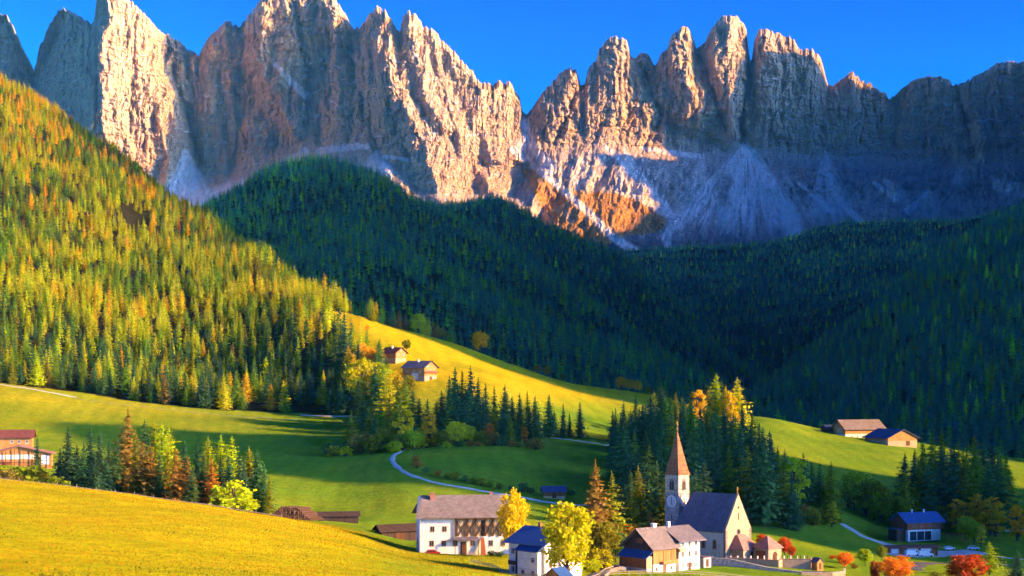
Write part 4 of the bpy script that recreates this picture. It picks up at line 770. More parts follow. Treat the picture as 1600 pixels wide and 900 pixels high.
def simple(name, c1, c2=None, scale=(1, 1, 1), ns=1.0, rough=0.9, spec=0.2, bs=0.0, metal=0.0, rg_=(0.35, 0.65)):
    m = NT(name); n = m.noise(m.pos(scale, obj=True), ns, 5, 0.65); n2 = m.noise(m.pos(obj=True), 0.35, 3, 0.6)
    c = m.ramp(n, [(rg_[0], c1), (rg_[1], c2 or c1)]); c = m.mix(m.ramp(n2, [(0.4, 0.0), (0.75, 0.22)]), c, m.mix(1.0, c, (.55, .5, .45), 'MULTIPLY'))
    m.bsdf(c, rough, m.bump(n, bs, 0.05) if bs else None, spec, metal); return m.m
def planks(name, c1, c2, w=0.22, axis=0):
    m = NT(name); v = m.pos(obj=True); sp = m.n('ShaderNodeSeparateXYZ'); m.l(v, sp.inputs[0]); q = m.math('MULTIPLY', m.math('ADD', sp.outputs[0], m.math('MULTIPLY', sp.outputs[1], 1.0)), 1.0 / w) if axis == 0 else m.math('MULTIPLY', sp.outputs[2], 1.0 / w)
    fr = m.math('FRACT', q); fl = m.math('FLOOR', q); wn = m.n('ShaderNodeTexWhiteNoise', noise_dimensions='1D'); m.l(fl, wn.inputs['W'])
    g = m.noise(m.pos((6, 6, 0.5) if axis == 0 else (0.5, 0.5, 6), obj=True), 1, 4, 0.6); c = m.mix(wn.outputs['Value'], c1, c2); c = m.mix(m.ramp(g, [(0.4, 0.0), (0.7, 0.5)]), c, m.mix(1.0, c, (.5, .45, .42), 'MULTIPLY'))
    c = m.mix(m.ramp(fr, [(0.0, 0.85), (0.10, 0.0)]), c, (.02, .015, .01)); m.bsdf(c, 0.85, m.bump(m.ramp(fr, [(0.0, 0.0), (0.1, 1.0)]), 0.5, 0.03), 0.15); return m.m
def shingle(name, c1, c2, row=0.35, rough=0.85, spec=0.2, mortar=0.08):
    m = NT(name); br = m.n('ShaderNodeTexBrick'); v = m.pos((1, 1.0, 1.0), (0, 0, 0), obj=True); m.l(v, br.inputs['Vector']); br.inputs['Scale'].default_value = 1.0; br.inputs['Brick Width'].default_value = 0.5; br.inputs['Row Height'].default_value = row; br.inputs['Mortar Size'].default_value = 0.02
    br.inputs['Color1'].default_value = (*c1, 1); br.inputs['Color2'].default_value = (*c2, 1); br.inputs['Mortar'].default_value = (c1[0] * .5, c1[1] * .5, c1[2] * .5, 1)
    n = m.noise(m.pos((0.5, 0.5, 0.5), obj=True), 1, 5, 0.7); c = m.mix(m.ramp(n, [(0.38, 0.55), (0.62, 0.0)]), br.outputs[0], m.mix(1.0, br.outputs[0], (.5, .48, .5), 'MULTIPLY'))
    m.bsdf(c, rough, m.bump(br.outputs[1], 0.5, -0.03), spec); return m.m
def rubble(name, light, dark, sc=1.6, th=(0.05, 0.16)):
    m = NT(name); vo = m.n('ShaderNodeTexVoronoi', feature='DISTANCE_TO_EDGE'); m.l(m.pos((1, 1, 1.5), obj=True), vo.inputs['Vector']); vo.inputs['Scale'].default_value = sc
    v2 = m.n('ShaderNodeTexVoronoi'); m.l(m.pos((1, 1, 1.5), obj=True), v2.inputs['Vector']); v2.inputs['Scale'].default_value = sc
    st = m.mix(m.ramp(v2.outputs['Color'], [(0.3, 0.0), (0.7, 1.0)]), dark, tuple(min(1, q * 2.6) for q in dark)); c = m.mix(m.ramp(vo.outputs[0], [(th[0], 0.0), (th[1], 1.0)]), light, st)
    m.bsdf(c, 0.92, m.bump(vo.outputs[0], 0.4, 0.08), 0.1); return m.m
K = dict(
 plaster=simple('white_plaster', (.76, .72, .64), (.50, .45, .37), ns=.8, rg_=(.42, .95)), cream=simple('cream_plaster', (.46, .33, .20), (.34, .24, .15), ns=1.2, rg_=(.4, .8)), greywall=simple('grey_lime_plaster', (.52, .48, .45), (.38, .35, .34), ns=1.5, rg_=(.35, .7)),
 wood=planks('brown_planks', (.20, .085, .03), (.32, .14, .05)), orange=planks('orange_larch_planks', (.42, .19, .055), (.55, .27, .09)), red=planks('red_brown_planks', (.27, .08, .035), (.38, .125, .055)), dark=planks('dark_weathered_planks', (.045, .03, .025), (.09, .06, .045)),
 tan=planks('pale_planks', (.55, .36, .16), (.66, .46, .24), .3), beam=simple('dark_beams', (.05, .03, .02), (.10, .055, .03), ns=3), rail=simple('weathered_rail_wood', (.30, .24, .17), (.42, .35, .26), ns=2),
 shingle=shingle('grey_brown_shingles', (.20, .17, .155), (.27, .225, .20)), shingle2=shingle('grey_slate_shingles', (.17, .15, .16), (.23, .20, .21)), maroon=shingle('maroon_shingles', (.17, .055, .05), (.22, .075, .06)), pink=shingle('reddish_shingles', (.34, .19, .15), (.42, .24, .19)),
 slate=shingle('dark_slate', (.15, .13, .165), (.19, .165, .20), .3), spire=shingle('brown_spire_shingles', (.30, .12, .05), (.38, .165, .065), .3), blue=simple('blue_metal_roof', (.022, .070, .20), (.032, .095, .26), (1, 1, 1), .6, .45, .5), navy=simple('navy_metal_roof', (.03, .045, .12), (.045, .065, .16), ns=.6, rough=.5, spec=.4),
 glass=simple('dark_window_glass', (.02, .025, .035), (.05, .055, .07), ns=.7, rough=.12, spec=.6), trim=simple('window_trim', (.45, .33, .22), (.35, .24, .16), ns=2), wtrim=simple('white_trim', (.78, .77, .74)), door=planks('door_boards', (.10, .045, .02), (.15, .07, .03), .15),
 belf=rubble('belfry_stone', (.44, .36, .26), (.22, .17, .13), 1.6, (.04, .14)), stone=rubble('tower_rubble_stone', (.38, .34, .31), (.085, .07, .075), 1.5, (.06, .2)), quoin=simple('dark_quoin_stone', (.16, .12, .10), (.25, .19, .15), ns=1.5), wallst=rubble('churchyard_wall_stone', (.42, .37, .36), (.26, .22, .22), 2.2), chim=simple('chimney_brick', (.28, .11, .07), (.35, .16, .10), ns=3), metal=simple('gilded_iron', (.55, .30, .06), (.4, .2, .05), rough=.35, spec=.6, metal=.6),
 iron=simple('black_iron', (.02, .02, .022), rough=.5), face=simple('clock_face', (.62, .55, .55), (.55, .48, .5), ns=1), carred=simple('red_car_paint', (.38, .015, .02), rough=.25, spec=.6), carwhite=simple('white_car_paint', (.75, .75, .76), rough=.25, spec=.6), tyre=simple('black_rubber', (.015, .015, .016)), concrete=simple('grey_concrete', (.36, .35, .35), (.47, .45, .44), ns=1.2), log=simple('log_bark', (.06, .032, .02), (.13, .07, .04), ns=3), logend=simple('log_ends', (.22, .12, .06), (.12, .07, .035), ns=4))
_wc = {}
def window(parent, face, u, z, w=0.9, h=1.2, L=(0, 0), frame='trim', shutters=None, name='window'):
    """face: 'S' (-y), 'N', 'E' (+x), 'W'; L = plane offset; u along the wall"""
    key = (round(w, 2), round(h, 2), frame)
    if key not in _wc:
        f = MB(); t = .09
        f.box(-w / 2 - t, w / 2 + t, -.07, .03, -h / 2 - t, -h / 2); f.box(-w / 2 - t, w / 2 + t, -.07, .03, h / 2, h / 2 + t); f.box(-w / 2 - t, -w / 2, -.07, .03, -h / 2, h / 2); f.box(w / 2, w / 2 + t, -.07, .03, -h / 2, h / 2)
        f.box(-.03, .03, -.05, .03, -h / 2, h / 2); f.box(-w / 2 - t - .06, w / 2 + t + .06, -.16, .03, -h / 2 - t - .07, -h / 2 - t - .003)
        p = MB(); p.box(-w / 2, w / 2, -.025, .02, -h / 2, h / 2); _wc[key] = (f.mesh('window', K[frame]), p.mesh('pane', K['glass']))
    fm, pm = _wc[key]; x, y, a = {'S': (u, L, 0), 'N': (u, L, 180), 'E': (L, u, 90), 'W': (L, u, -90)}[face]
    o = new_obj(name, fm, parent); o.location = (x, y, z); o.rotation_euler = (0, 0, R(a)); new_obj('pane', pm, o)
    if shutters:
        k2 = ('sh', round(h, 2), shutters)
        if k2 not in _wc: q = MB(); q.box(-.24, .24, -.06, -.01, -h / 2, h / 2); _wc[k2] = q.mesh('shutter', K[shutters])
        for s in (-1, 1): so_ = new_obj('shutter', _wc[k2], o); so_.location = (s * (w / 2 + .36), 0, 0)
    return o
def gable_walls(W, D, H, Hr, along='x', z0=-2.0):
    """walls centred on the origin; ridge runs along x or y; Hr = extra height to the ridge"""
    m = MB(); w, d = W / 2, D / 2
    if along == 'x': m.poly([(-w, -d, z0), (-w, d, z0), (-w, d, H), (-w, 0, H + Hr), (-w, -d, H)], (W, 0, 0))
    else: m.poly([(-w, -d, z0), (w, -d, z0), (w, -d, H), (0, -d, H + Hr), (-w, -d, H)], (0, D, 0))
    return m
def gable_roof(W, D, H, Hr, along='x', oh=1.0, og=0.8, t=0.22, hipL=0.0, hipR=0.0):
    m = MB(); w, d = W / 2 + og, D / 2
    if along != 'x': w, d = D / 2 + og, W / 2
    s = Hr / d; e = d + oh; ze = H - oh * s; zr = H + Hr
    P_ = []
    for sg in (-1, 1):
        P_.append([(-w, sg * e, ze), (w, sg * e, ze), (w - hipR, 0, zr), (-w + hipL, 0, zr)])
    if along != 'x': P_ = [[(y, x, z) for x, y, z in q] for q in P_]
    for q in P_: m.poly([(x, y, z + .03) for x, y, z in q], (0, 0, t))
    return m

# ---------------------------------------------------------------- the big farmhouse
pf = PLOT['farm']; FW, FD, FH, FR = 25.0, 15.0, 11.4, 4.6
fh = thing('farmhouse', 'big white and timber farmhouse with a long grey shingle roof and crossed beams', 'farmhouse', pf, 7)
gable_walls(FW, FD, FH, FR).build('wall', K['plaster'], fh)
rf = gable_roof(FW, FD, FH, FR, oh=1.7, og=1.3, hipL=2.2, hipR=1.2).build('roof', K['shingle'], fh)
fy = -FD / 2
MB().box(-9.2, -8.0, -2.2, -1.0, FH + 2.0, FH + 5.4).box(-9.4, -7.8, -2.4, -.8, FH + 5.4, FH + 5.65).build('chimney', K['chim'], rf); MB().box(8.0, 8.9, 1.0, 1.9, FH + 2.5, FH + 5.6).build('chimney', K['chim'], rf)
MB().box(-2.6, 12.45, fy - .12, fy - .002, 5.2, FH - .2).build('timber_front', K['tan'], fh)
MB().box(-12.4, -2.7, fy - .10, fy - .002, 10.2, FH - .15).build('gallery_board', K['orange'], fh)
MB().box(-2.6, 12.45, fy - .26, fy - .125, 9.7, FH - .3).build('gallery_board', K['orange'], fh)
for i in range(19): MB().bar((-12.2 + i * 1.36, fy - 1.6, FH - .95), (-12.2 + i * 1.36, fy + .2, FH - .1), .16, .22).build('rafter', K['beam'], rf)
def cross(x0, x1, z0=5.4, z1=9.6, m='beam'):
    b = MB(); y = fy - .22; b.bar((x0, y, z0), (x1, y, z1), .26, .16); b.build('cross_beam', K[m], fh); b = MB(); b.bar((x1, y - .17, z0), (x0, y - .17, z1), .26, .16); b.build('cross_beam', K[m], fh)
for x0, x1 in [(-1.7, .6), (.8, 2.9), (3.4, 5.6), (5.9, 7.9), (8.1, 10.0), (10.2, 12.2)]: cross(x0, x1)
for i, x in enumerate([-2.5, .7, 3.1, 5.75, 8.0, 10.1, 12.35]): MB().box(x - .16, x + .16, fy - .5, fy - .27, 5.1, FH - .3).build('post', K['beam'], fh)
MB().box(-2.5, -1.9, fy - .16, fy - .121, 5.3, 9.6).build('board_panel', K['dark'], fh); MB().box(4.6, 5.6, fy - .16, fy - .121, 5.3, 9.6).build('board_panel', K['dark'], fh)
for i in range(5): MB().bar((-11.8 + i * 2.0, fy - .35, FH - .4), (-10.8 + i * 2.0, fy - .2, FH - 1.15), .18).bar((-10.8 + i * 2.0, fy - .2, FH - 1.15), (-9.9 + i * 2.0, fy - .35, FH - .4), .18).build('bracket', K['beam'], fh)
for x in (-9.0, -5.6): window(fh, 'S', x, 7.3, 1.1, 1.4, fy)
for x in (-9.2, -5.8, -2.6, 2.3): window(fh, 'S', x, 3.3, 1.15, 1.45, fy)
for x in (7.4, 10.8): window(fh, 'S', x, 3.2, 1.1, 1.5, fy)
MB().box(-1.1, .6, fy - .14, fy + .02, 0, 3.6).build('door', K['door'], fh)
MB().poly([(-3.0, fy - .25, 4.9), (3.9, fy - .25, 4.9), (3.9, fy - 2.2, 4.3), (-3.0, fy - 2.2, 4.3)], (0, 0, .15)).build('porch_roof', K['slate'], fh)
for x in (-2.8, 3.7): MB().box(x - .1, x + .1, fy - 2.05, fy - 1.85, -.5, 4.3).build('porch_post', K['beam'], fh)
MB().poly([(4.6, fy - .3, 4.8), (5.5, fy - .3, 4.8), (5.9, fy - 1.6, -.3), (4.4, fy - 1.6, -.3)], (0, -.25, 0)).build('plank_ramp', K['red'], fh)
for sg in (-1, 1): window(fh, 'E', sg * 3.0, 3.3, 1.1, 1.4, FW / 2); window(fh, 'W', sg * 3.0, 3.3, 1.1, 1.4, -FW / 2)
def car(label, loc, rz, paint, L=4.3, Hc=1.45, van=False, group=None):
    t = thing('parked_van' if van else 'parked_car', label, 'van' if van else 'car', loc, rz, group); l, w = L / 2, .87
    if van: side = [(-l, .35), (-l, Hc - .1), (-l + .15, Hc), (l - 1.4, Hc), (l - .8, Hc * .62), (l - .05, Hc * .5), (l, .35)]
    else: side = [(-l, .32), (-l, .8), (-l + .35, .92), (-l + .75, Hc), (l - 1.7, Hc), (l - 1.05, .95), (l - .1, .8), (l, .32)]
    MB().poly([(x, -w, z) for x, z in side], (0, 2 * w, 0)).build('body', K[paint], t, .06)
    x0, x1 = (l - 1.3, l - .85) if van else (-l + .7, l - 1.35); MB().box(x0, x1, -w - .02, w + .02, Hc * .66, Hc * .92).build('side_window', K['glass'], t)
    for sx in (-1, 1):
        for sy in (-1, 1): MB().tube((sx * (l - .8), sy * (w - .12), .33), (sx * (l - .8), sy * (w + .05), .33), .33, n=12).build('wheel', K['tyre'], t)
        MB().box(l - .02, l + .03, sx * .6 - .16, sx * .6 + .16, .58, .75).build('headlight', K['wtrim'], t)
    return t
def gp3(px, Y, dz=0.0): x = (px - 800) / F * Y; return Vector((x, Y, ground_z(x, Y) + dz))
car('red car parked in front of the farmhouse', gp3(676, 424, .05), 8, 'carred')
# bench and table with people-sized furniture against the farmhouse
def bench(label, loc, rz, L=2.2, grp=None):
    t = thing('bench', label, 'bench', loc, rz, grp); MB().box(-L / 2, L / 2, -.25, .2, .42, .48).build('seat', K['rail'], t); MB().box(-L / 2, L / 2, .2, .26, .55, .95).build('backrest', K['rail'], t)
    for x in (-L / 2 + .2, L / 2 - .2): MB().box(x - .05, x + .05, -.2, .24, 0, .42).build('leg', K['beam'], t)
bench('wooden bench under the right end windows of the farmhouse', gp3(770, 426), 7, 3.4); bench('wooden bench beside the farmhouse porch door', gp3(738, 424), 7, 2.0)
# dark barn behind the left end of the farmhouse
b = thing('hay_barn', 'long low dark shed with a sloping roof behind the farmhouse', 'shed', gp3(622, 474, -.6), 25)
gable_walls(13, 6, 3.2, 1.5).build('wall', K['dark'], b); gable_roof(13, 6, 3.2, 1.5, oh=.8).build('roof', K['dark'], b); MB().box(-2, 1, -3.1, -2.99, 0, 2.5).build('door', K['door'], b)

# ---------------------------------------------------------------- blue-roofed house
pb = PLOT['bluehouse']; bx = thing('blue_roofed_house', 'white house with a bright blue metal roof behind the big yellow tree', 'house', pb + Vector((-1.5, 0, 0)), -45)
BW, BD, BH, BR = 12.0, 13.0, 8.6, 3.0
gable_walls(BW, BD, BH, BR).build('wall', K['plaster'], bx); br_ = gable_roof(BW, BD, BH, BR, oh=1.2, og=1.0, t=.2).build('roof', K['blue'], bx)
MB().box(-1.5, 5.2, -BD / 2 - 1.6, -BD / 2, -1.5, 6.6).build('bay', K['plaster'], bx); MB().poly([(-2.1, -BD / 2 - 2.2, 6.6), (5.8, -BD / 2 - 2.2, 6.6), (5.8, -BD / 2 - .01, 8.0), (-2.1, -BD / 2 - .01, 8.0)], (0, 0, .2)).build('bay_roof', K['blue'], bx)
MB().box(-2.9, -1.7, -BD / 2 - .9, -BD / 2, 0, 6.4).build('stair_shaft', K['beam'], bx); MB().box(-5.0, -1.6, -BD / 2 - 1.3, -BD / 2 - .02, 3.0, 3.15).box(-5.0, -1.6, -BD / 2 - 1.3, -BD / 2 - 1.22, 3.15, 4.0).build('balcony', K['beam'], bx)
for x, z in [(-4.6, 6.2), (-4.6, 1.8)]: window(bx, 'S', x, z, .9, 1.1, -BD / 2)
for x, z in [(.3, 1.6), (3.6, 4.7), (3.6, 1.6)]: window(bx, 'S', x, z, .8, .9, -BD / 2 - 1.6)
for y, z in [(-4.6, 6.3), (-1.5, 6.3), (1.6, 6.3), (4.2, 6.3), (4.2, 3.6), (-4.6, 3.6), (-1.5, 3.6)]: window(bx, 'E', y, z, .75, 1.5, BW / 2)
MB().box(BW / 2 - .02, BW / 2 + .09, .9, 2.1, -.2, 2.4).build('door', K['door'], bx)
for x in np.arange(-5.6, -3.0, .7): MB().box(x, x + .07, -BD / 2 - .05, -BD / 2 - .002, 0, 8.2).build('facade_batten', K['wtrim'], bx)
for z in (2.4, 4.8): MB().box(-1.4, 5.1, -BD / 2 - 1.65, -BD / 2 - 1.602, z, z + .1).build('facade_batten', K['greywall'], bx)
MB().box(-2.0, -1.2, -.5, .3, BH + 1.5, BH + 4.2).build('chimney', K['chim'], br_)
sm = thing('garden_hut', 'tiny hut with a blue gable roof and arched orange door at the bottom edge', 'hut', gp3(872, 331, 0), -38)
gable_walls(4.0, 3.6, 2.3, 1.5, 'y').build('wall', K['orange'], sm); gable_roof(4.0, 3.6, 2.3, 1.5, 'y', oh=.5, og=.5, t=.14).build('roof', K['blue'], sm); MB().box(-.7, .7, -1.87, -1.79, 0, 1.9).build('door', K['door'], sm)

# ---------------------------------------------------------------- wooden barn and three-storey white house
ph = PLOT['barnhouse']
bn = thing('wooden_barn', 'dark timber barn with steep gable, small blue lean-to roof and grey shingles', 'barn', ph + Vector((-2.8, -2.0, 0)), -50)
gable_walls(11.5, 9.0, 7.6, 4.6, 'y', 2.6).build('wall', K['dark'], bn); gable_walls(11.5, 9.0, 2.6, .01, 'y').build('base_wall', K['plaster'], bn); gr_ = gable_roof(11.5, 9.0, 7.6, 4.6, 'y', oh=1.2, og=1.4, t=.2).build('roof', K['shingle'], bn)
MB().box(5.75, 5.86, -4.5, 4.5, 2.7, 7.5).build('side_boards', K['orange'], bn); MB().box(5.86, 7.0, -1.6, 4.4, 2.6, 2.75).box(6.92, 7.0, -1.6, 4.4, 2.75, 3.6).build('balcony', K['orange'], bn)
for y in (-1.5, 1.4, 4.3): MB().box(6.85, 7.0, y - .07, y + .07, 3.6, 6.4).build('balcony_post', K['beam'], bn)
MB().poly([(-5.9, -4.6, 6.2), (5.9, -4.6, 6.2), (5.9, -7.4, 4.3), (-5.9, -7.4, 4.3)], (0, 0, .16)).build('lean_to_roof', K['blue'], bn); MB().poly([(-5.4, -6.9, 1.6), (5.4, -6.9, 1.6), (5.4, -6.9, 4.4), (-5.4, -6.9, 4.4)], (0, 2.38, 0)).build('lean_to_wall', K['red'], bn)
MB().box(5.4, 5.5, -6.88, -4.52, 1.6, 4.9).build('lean_to_side', K['tan'], bn); MB().box(-5.3, 5.42, -6.8, -4.55, -2, 1.58).build('lean_to_base', K['concrete'], bn)
for x in (-3.4, 0, 3.4): MB().box(x - 1.0, x + 1.0, -6.99, -6.91, 1.8, 4.0).build('door', K['wood'], bn)
MB().box(-.8, 1.6, -4.6, -4.5, 8.2, 9.6).build('hay_door', K['wood'], bn); MB().box(-1.0, .2, 1.2, 2.4, 10.5, 13.2).box(-1.15, .35, 1.05, 2.55, 13.2, 13.4).build('chimney', K['plaster'], gr_)
for y in (-3.2, 2.8): window(bn, 'E', y, 1.2, .7, .8, 5.75)
MB().box(5.7, 5.84, -.6, .6, 0, 2.2).build('door', K['wood'], bn)
wh = thing('white_village_house', 'three-storey white house with rows of small windows attached to the wooden barn', 'house', ph + Vector((5.2, 5.0, 0)), -50)
gable_walls(11.0, 8.6, 9.0, 3.0, 'y').build('wall', K['plaster'], wh); wr = gable_roof(11.0, 8.6, 9.0, 3.0, 'y', oh=1.6, og=1.2, t=.2).build('roof', K['shingle2'], wh)
for z, n in ((7.6, 3), (4.6, 3), (1.4, 4)):
    for i in range(n): window(wh, 'E', -2.7 + i * (5.4 / (n - 1)), z, .62, 1.25 if z > 2 else 1.35, 5.5, 'wtrim' if z < 2 else 'trim')
MB().box(5.46, 5.62, -.5, .5, -.1, 2.1).build('door', K['door'], wh); MB().box(5.5, 6.3, -4.5, -2.0, 5.5, 5.62).box(6.22, 6.3, -4.5, -2.0, 5.62, 6.5).build('balcony', K['tan'], wh)
MB().box(-.4, .4, -3.4, -2.6, 11.2, 13.6).build('chimney', K['plaster'], wr)
for x in (-3, 0, 3): window(wh, 'N', x, 6.5, .7, 1.2, 4.3)
sh = thing('lean_to_shed', 'small flat-roofed porch between the white house and the church wall', 'shed', gp3(1097, 428, .2), -50)
MB().box(-2, 2, -1.5, 1.5, -1, 2.6).build('wall', K['greywall'], sh); MB().box(-2.4, 2.4, -2, 2, 2.6, 2.8).build('roof', K['slate'], sh); MB().box(1.98, 2.08, -.5, .5, 0, 2.1).build('door', K['door'], sh)

for o_ in (bn, wh): o_.scale = (.92, .92, .92); o_.location = ph + (o_.location - ph) * .92
# ---------------------------------------------------------------- the church
c0 = Vector((62.6, 450, PLOT['church'].z)); CWd, CL, CH, CR = 13.0, 19.0, 8.9, 10.3; th_ = R(47)
ch = thing('church', 'old village church with steep dark slate nave roof and sunlit west gable', 'church', c0, 47)
# local axes: x from the near corner along the gable, y along the nave
g = MB(); g.poly([(0, 0, -2.5), (CWd, 0, -2.5), (CWd, 0, CH), (CWd / 2, 0, CH + CR), (0, 0, CH)], (0, .7, 0)); g.build('west_gable', K['cream'], ch)
g = MB(); g.poly([(.03, .7, -2.5), (CWd - .03, .7, -2.5), (CWd - .03, .7, CH - .2), (.03, .7, CH - .2)], (0, CL - 1.5, 0)); g.build('nave_wall', K['greywall'], ch)
zr = CH + CR - .35; ov = .55; ze = CH - ov * 1.55
r = MB(); r.poly([(-ov, .72, ze), (-ov, CL + .3, ze), (CWd / 2, CL - 2.6, zr), (CWd / 2, .72, zr)], (0, 0, .28)); r.poly([(CWd + ov, .72, ze), (CWd + ov, CL + .3, ze), (CWd / 2, CL - 2.6, zr), (CWd / 2, .72, zr)], (0, 0, .28)); r.poly([(-ov, CL + .3, ze + .01), (CWd + ov, CL + .3, ze + .01), (CWd / 2, CL - 2.6, zr + .01)], (0, 0, .26)); nr = r.build('nave_roof', K['slate'], ch)
for z in np.arange(-.4, 8.4, .62):
    for x in (0, CWd): MB().box(x - .09 if x == 0 else x - (.75 if int(z / .62) % 2 else 1.1), x + (.75 if int(z / .62) % 2 else 1.1) if x == 0 else x + .09, -.07, .75, z, z + .52).build('quoin', K['quoin'], ch)
def ring(x, z, r0, r1, n, y0, y1):
    m = MB()
    for i in range(n):
        a, b_ = 2 * math.pi * i / n, 2 * math.pi * (i + 1) / n; m.poly([(x + r0 * math.cos(a), y0, z + r0 * math.sin(a)), (x + r1 * math.cos(a), y0, z + r1 * math.sin(a)), (x + r1 * math.cos(b_), y0, z + r1 * math.sin(b_)), (x + r0 * math.cos(b_), y0, z + r0 * math.sin(b_))], (0, y1 - y0, 0))
    return m
ro = ring(CWd / 2, 8.0, .7, .98, 14, -.14, .05).build('round_window', K['quoin'], ch); MB().tube((CWd / 2, -.03, 8.0), (CWd / 2, .04, 8.0), .7, n=14).build('pane', K['glass'], ro)
o_ = ring(CWd / 2, 15.2, .3, .45, 10, -.12, .05).build('round_window', K['quoin'], ch); MB().tube((CWd / 2, -.03, 15.2), (CWd / 2, .04, 15.2), .3, n=10).build('pane', K['glass'], o_)
window(ch, 'S', CWd / 2, 12.6, .34, 1.9, 0, 'quoin')
def arch(x, z0, w, h, y0, y1, n=7): return [(x - w / 2, y0, z0), (x + w / 2, y0, z0)] + [(x + w / 2 * math.cos(math.pi * i / n), y0, z0 + h - w / 2 + w / 2 * 1.25 * math.sin(math.pi * i / n)) for i in range(n + 1)]
for y in (4.0, 8.0, 12.0):
    pts = [(-.06, y + (p[0]), p[2]) for p in arch(0, 3.0, 1.5, 2.8, 0, 0)]; pts2 = [(-.10, y + (p[0]) * .62, p[2] * .86 + .62) for p in arch(0, 3.0, 1.5, 2.8, 0, 0)]
    f_ = MB().poly(pts, (.1, 0, 0)).build('arched_window', K['pink'], ch); MB().poly(pts2, (.06, 0, 0)).build('pane', K['glass'], f_)
MB().box(-.02, .02, 0, 0, 0, 0); MB().box(-.35, .02, 2.4, 2.9, -.5, 4.6).build('buttress', K['greywall'], ch); MB().box(-.35, .02, 13.8, 14.3, -.5, 4.6).build('buttress', K['greywall'], ch)
cx_ = CWd / 2; MB().box(cx_ - .09, cx_ + .09, .25, .43, CH + CR, CH + CR + 2.1).box(cx_ - .55, cx_ + .55, .26, .42, CH + CR + 1.25, CH + CR + 1.43).build('gable_cross', K['metal'], ch)
# porch in front of the gable
MB().poly([(2.6, -4.4, -2.5), (10.9, -4.4, -2.5), (10.9, -.01, -2.5), (2.6, -.01, -2.5)], (0, 0, 5.6)).build('porch_wall', K['cream'], ch)
pr = MB(); e = [(2.0, -5.0, 3.1), (11.5, -5.0, 3.1), (11.5, -.02, 3.1), (2.0, -.02, 3.1)]; a_, b_ = (4.9, -.8, 7.2), (8.6, -.8, 7.2); pr.add([*e, a_, b_, (4.9, -.02, 7.2), (8.6, -.02, 7.2)], [(0, 1, 5, 4), (1, 2, 7, 5), (3, 0, 4, 6), (4, 5, 7, 6), (0, 3, 2, 1), (2, 3, 6, 7)]); pr.build('porch_roof', K['pink'], ch)
MB().poly(arch(7.0, -.2, 1.8, 2.6, -4.5, 0), (0, .12, 0)).build('door', K['door'], ch)
window(ch, 'S', 9.6, 1.4, .5, .8, -4.4)
# tower
TX = thing('church_tower', 'slim square stone church tower with clock faces and pointed brown shingled spire', 'tower', Vector((50.6, 470.5, PLOT['church'].z)), 45)
TS, TH, SP_ = 2.62, 24.0, 13.6
MB().box(-TS, TS, -TS, TS, -3, 18.6).build('stone_shaft', K['stone'], TX); MB().box(-TS + .04, TS - .04, -TS + .04, TS - .04, 18.6, TH).build('belfry', K['belf'], TX)
MB().box(-TS - .12, TS + .12, -TS - .12, TS + .12, 18.5, 18.72).build('string_course', K['cream'], TX)
sp_ = MB(); q = TS + .28; sp_.add([(-q, -q, TH), (q, -q, TH), (q, q, TH), (-q, q, TH), (-q * .84, -q * .84, TH + 1.2), (q * .84, -q * .84, TH + 1.2), (q * .84, q * .84, TH + 1.2), (-q * .84, q * .84, TH + 1.2), (0, 0, TH + SP_)], [(0, 3, 2, 1), (0, 1, 5, 4), (1, 2, 6, 5), (2, 3, 7, 6), (3, 0, 4, 7), (4, 5, 8), (5, 6, 8), (6, 7, 8), (7, 4, 8)]); spo = sp_.build('spire', K['spire'], TX)
MB().tube((0, 0, TH + SP_ - .3), (0, 0, TH + SP_ + 2.9), .07).tube((0, 0, TH + SP_ + .2), (0, 0, TH + SP_ + .75), .28, .28, 10).bar((-.62, 0, TH + SP_ + 2.2), (.62, 0, TH + SP_ + 2.2), .12).bar((0, 0, TH + SP_ + 1.5), (.5, 0, TH + SP_ + 1.65), .3, .2).build('cross', K['metal'], spo)
for k_ in range(4):
    a = R(90 * k_); rot = Matrix.Rotation(a, 4, 'Z')
    def turn(o): o.rotation_euler = (0, 0, a); return o
    bo = turn(MB().poly(arch(0, 19.3, 1.9, 3.3, -TS - .03, 0), (0, .1, 0)).build('belfry_opening', K['quoin'], TX))
    MB().poly(arch(-.42, 19.5, .62, 2.5, -TS - .06, 0), (0, .08, 0)).build('louvre', K['iron'], bo); MB().poly(arch(.42, 19.5, .62, 2.5, -TS - .06, 0), (0, .08, 0)).build('louvre', K['iron'], bo)
    cf_ = turn(MB().tube((0, -TS - .10, 16.0), (0, -TS + .02, 16.0), 1.75, n=24).build('clock_face', K['face'], TX))
    rg2 = ring(0, 16.0, 1.5, 1.78, 20, -TS - .16, -TS - .06); rg2.build('clock_ring', K['wtrim'], cf_)
    hd = MB(); hd.bar((0, -TS - .17, 15.6), (0, -TS - .17, 17.3), .16, .06); hd.bar((0, -TS - .24, 15.8), (.35, -TS - .24, 14.7), .2, .06)
    for h_ in range(12): aa = R(30 * h_); hd.bar((1.28 * math.sin(aa), -TS - .13, 16 + 1.28 * math.cos(aa)), (1.45 * math.sin(aa), -TS - .13, 16 + 1.45 * math.cos(aa)), .12, .05)
    hd.build('clock_hands', K['iron'], cf_)
    turn(MB().box(-.16, .16, -TS - .04, -TS + .03, 10.4, 11.6).build('slit_window', K['glass'], TX)); turn(MB().box(-.16, .16, -TS - .04, -TS + .03, 5.4, 6.6).build('slit_window', K['glass'], TX))
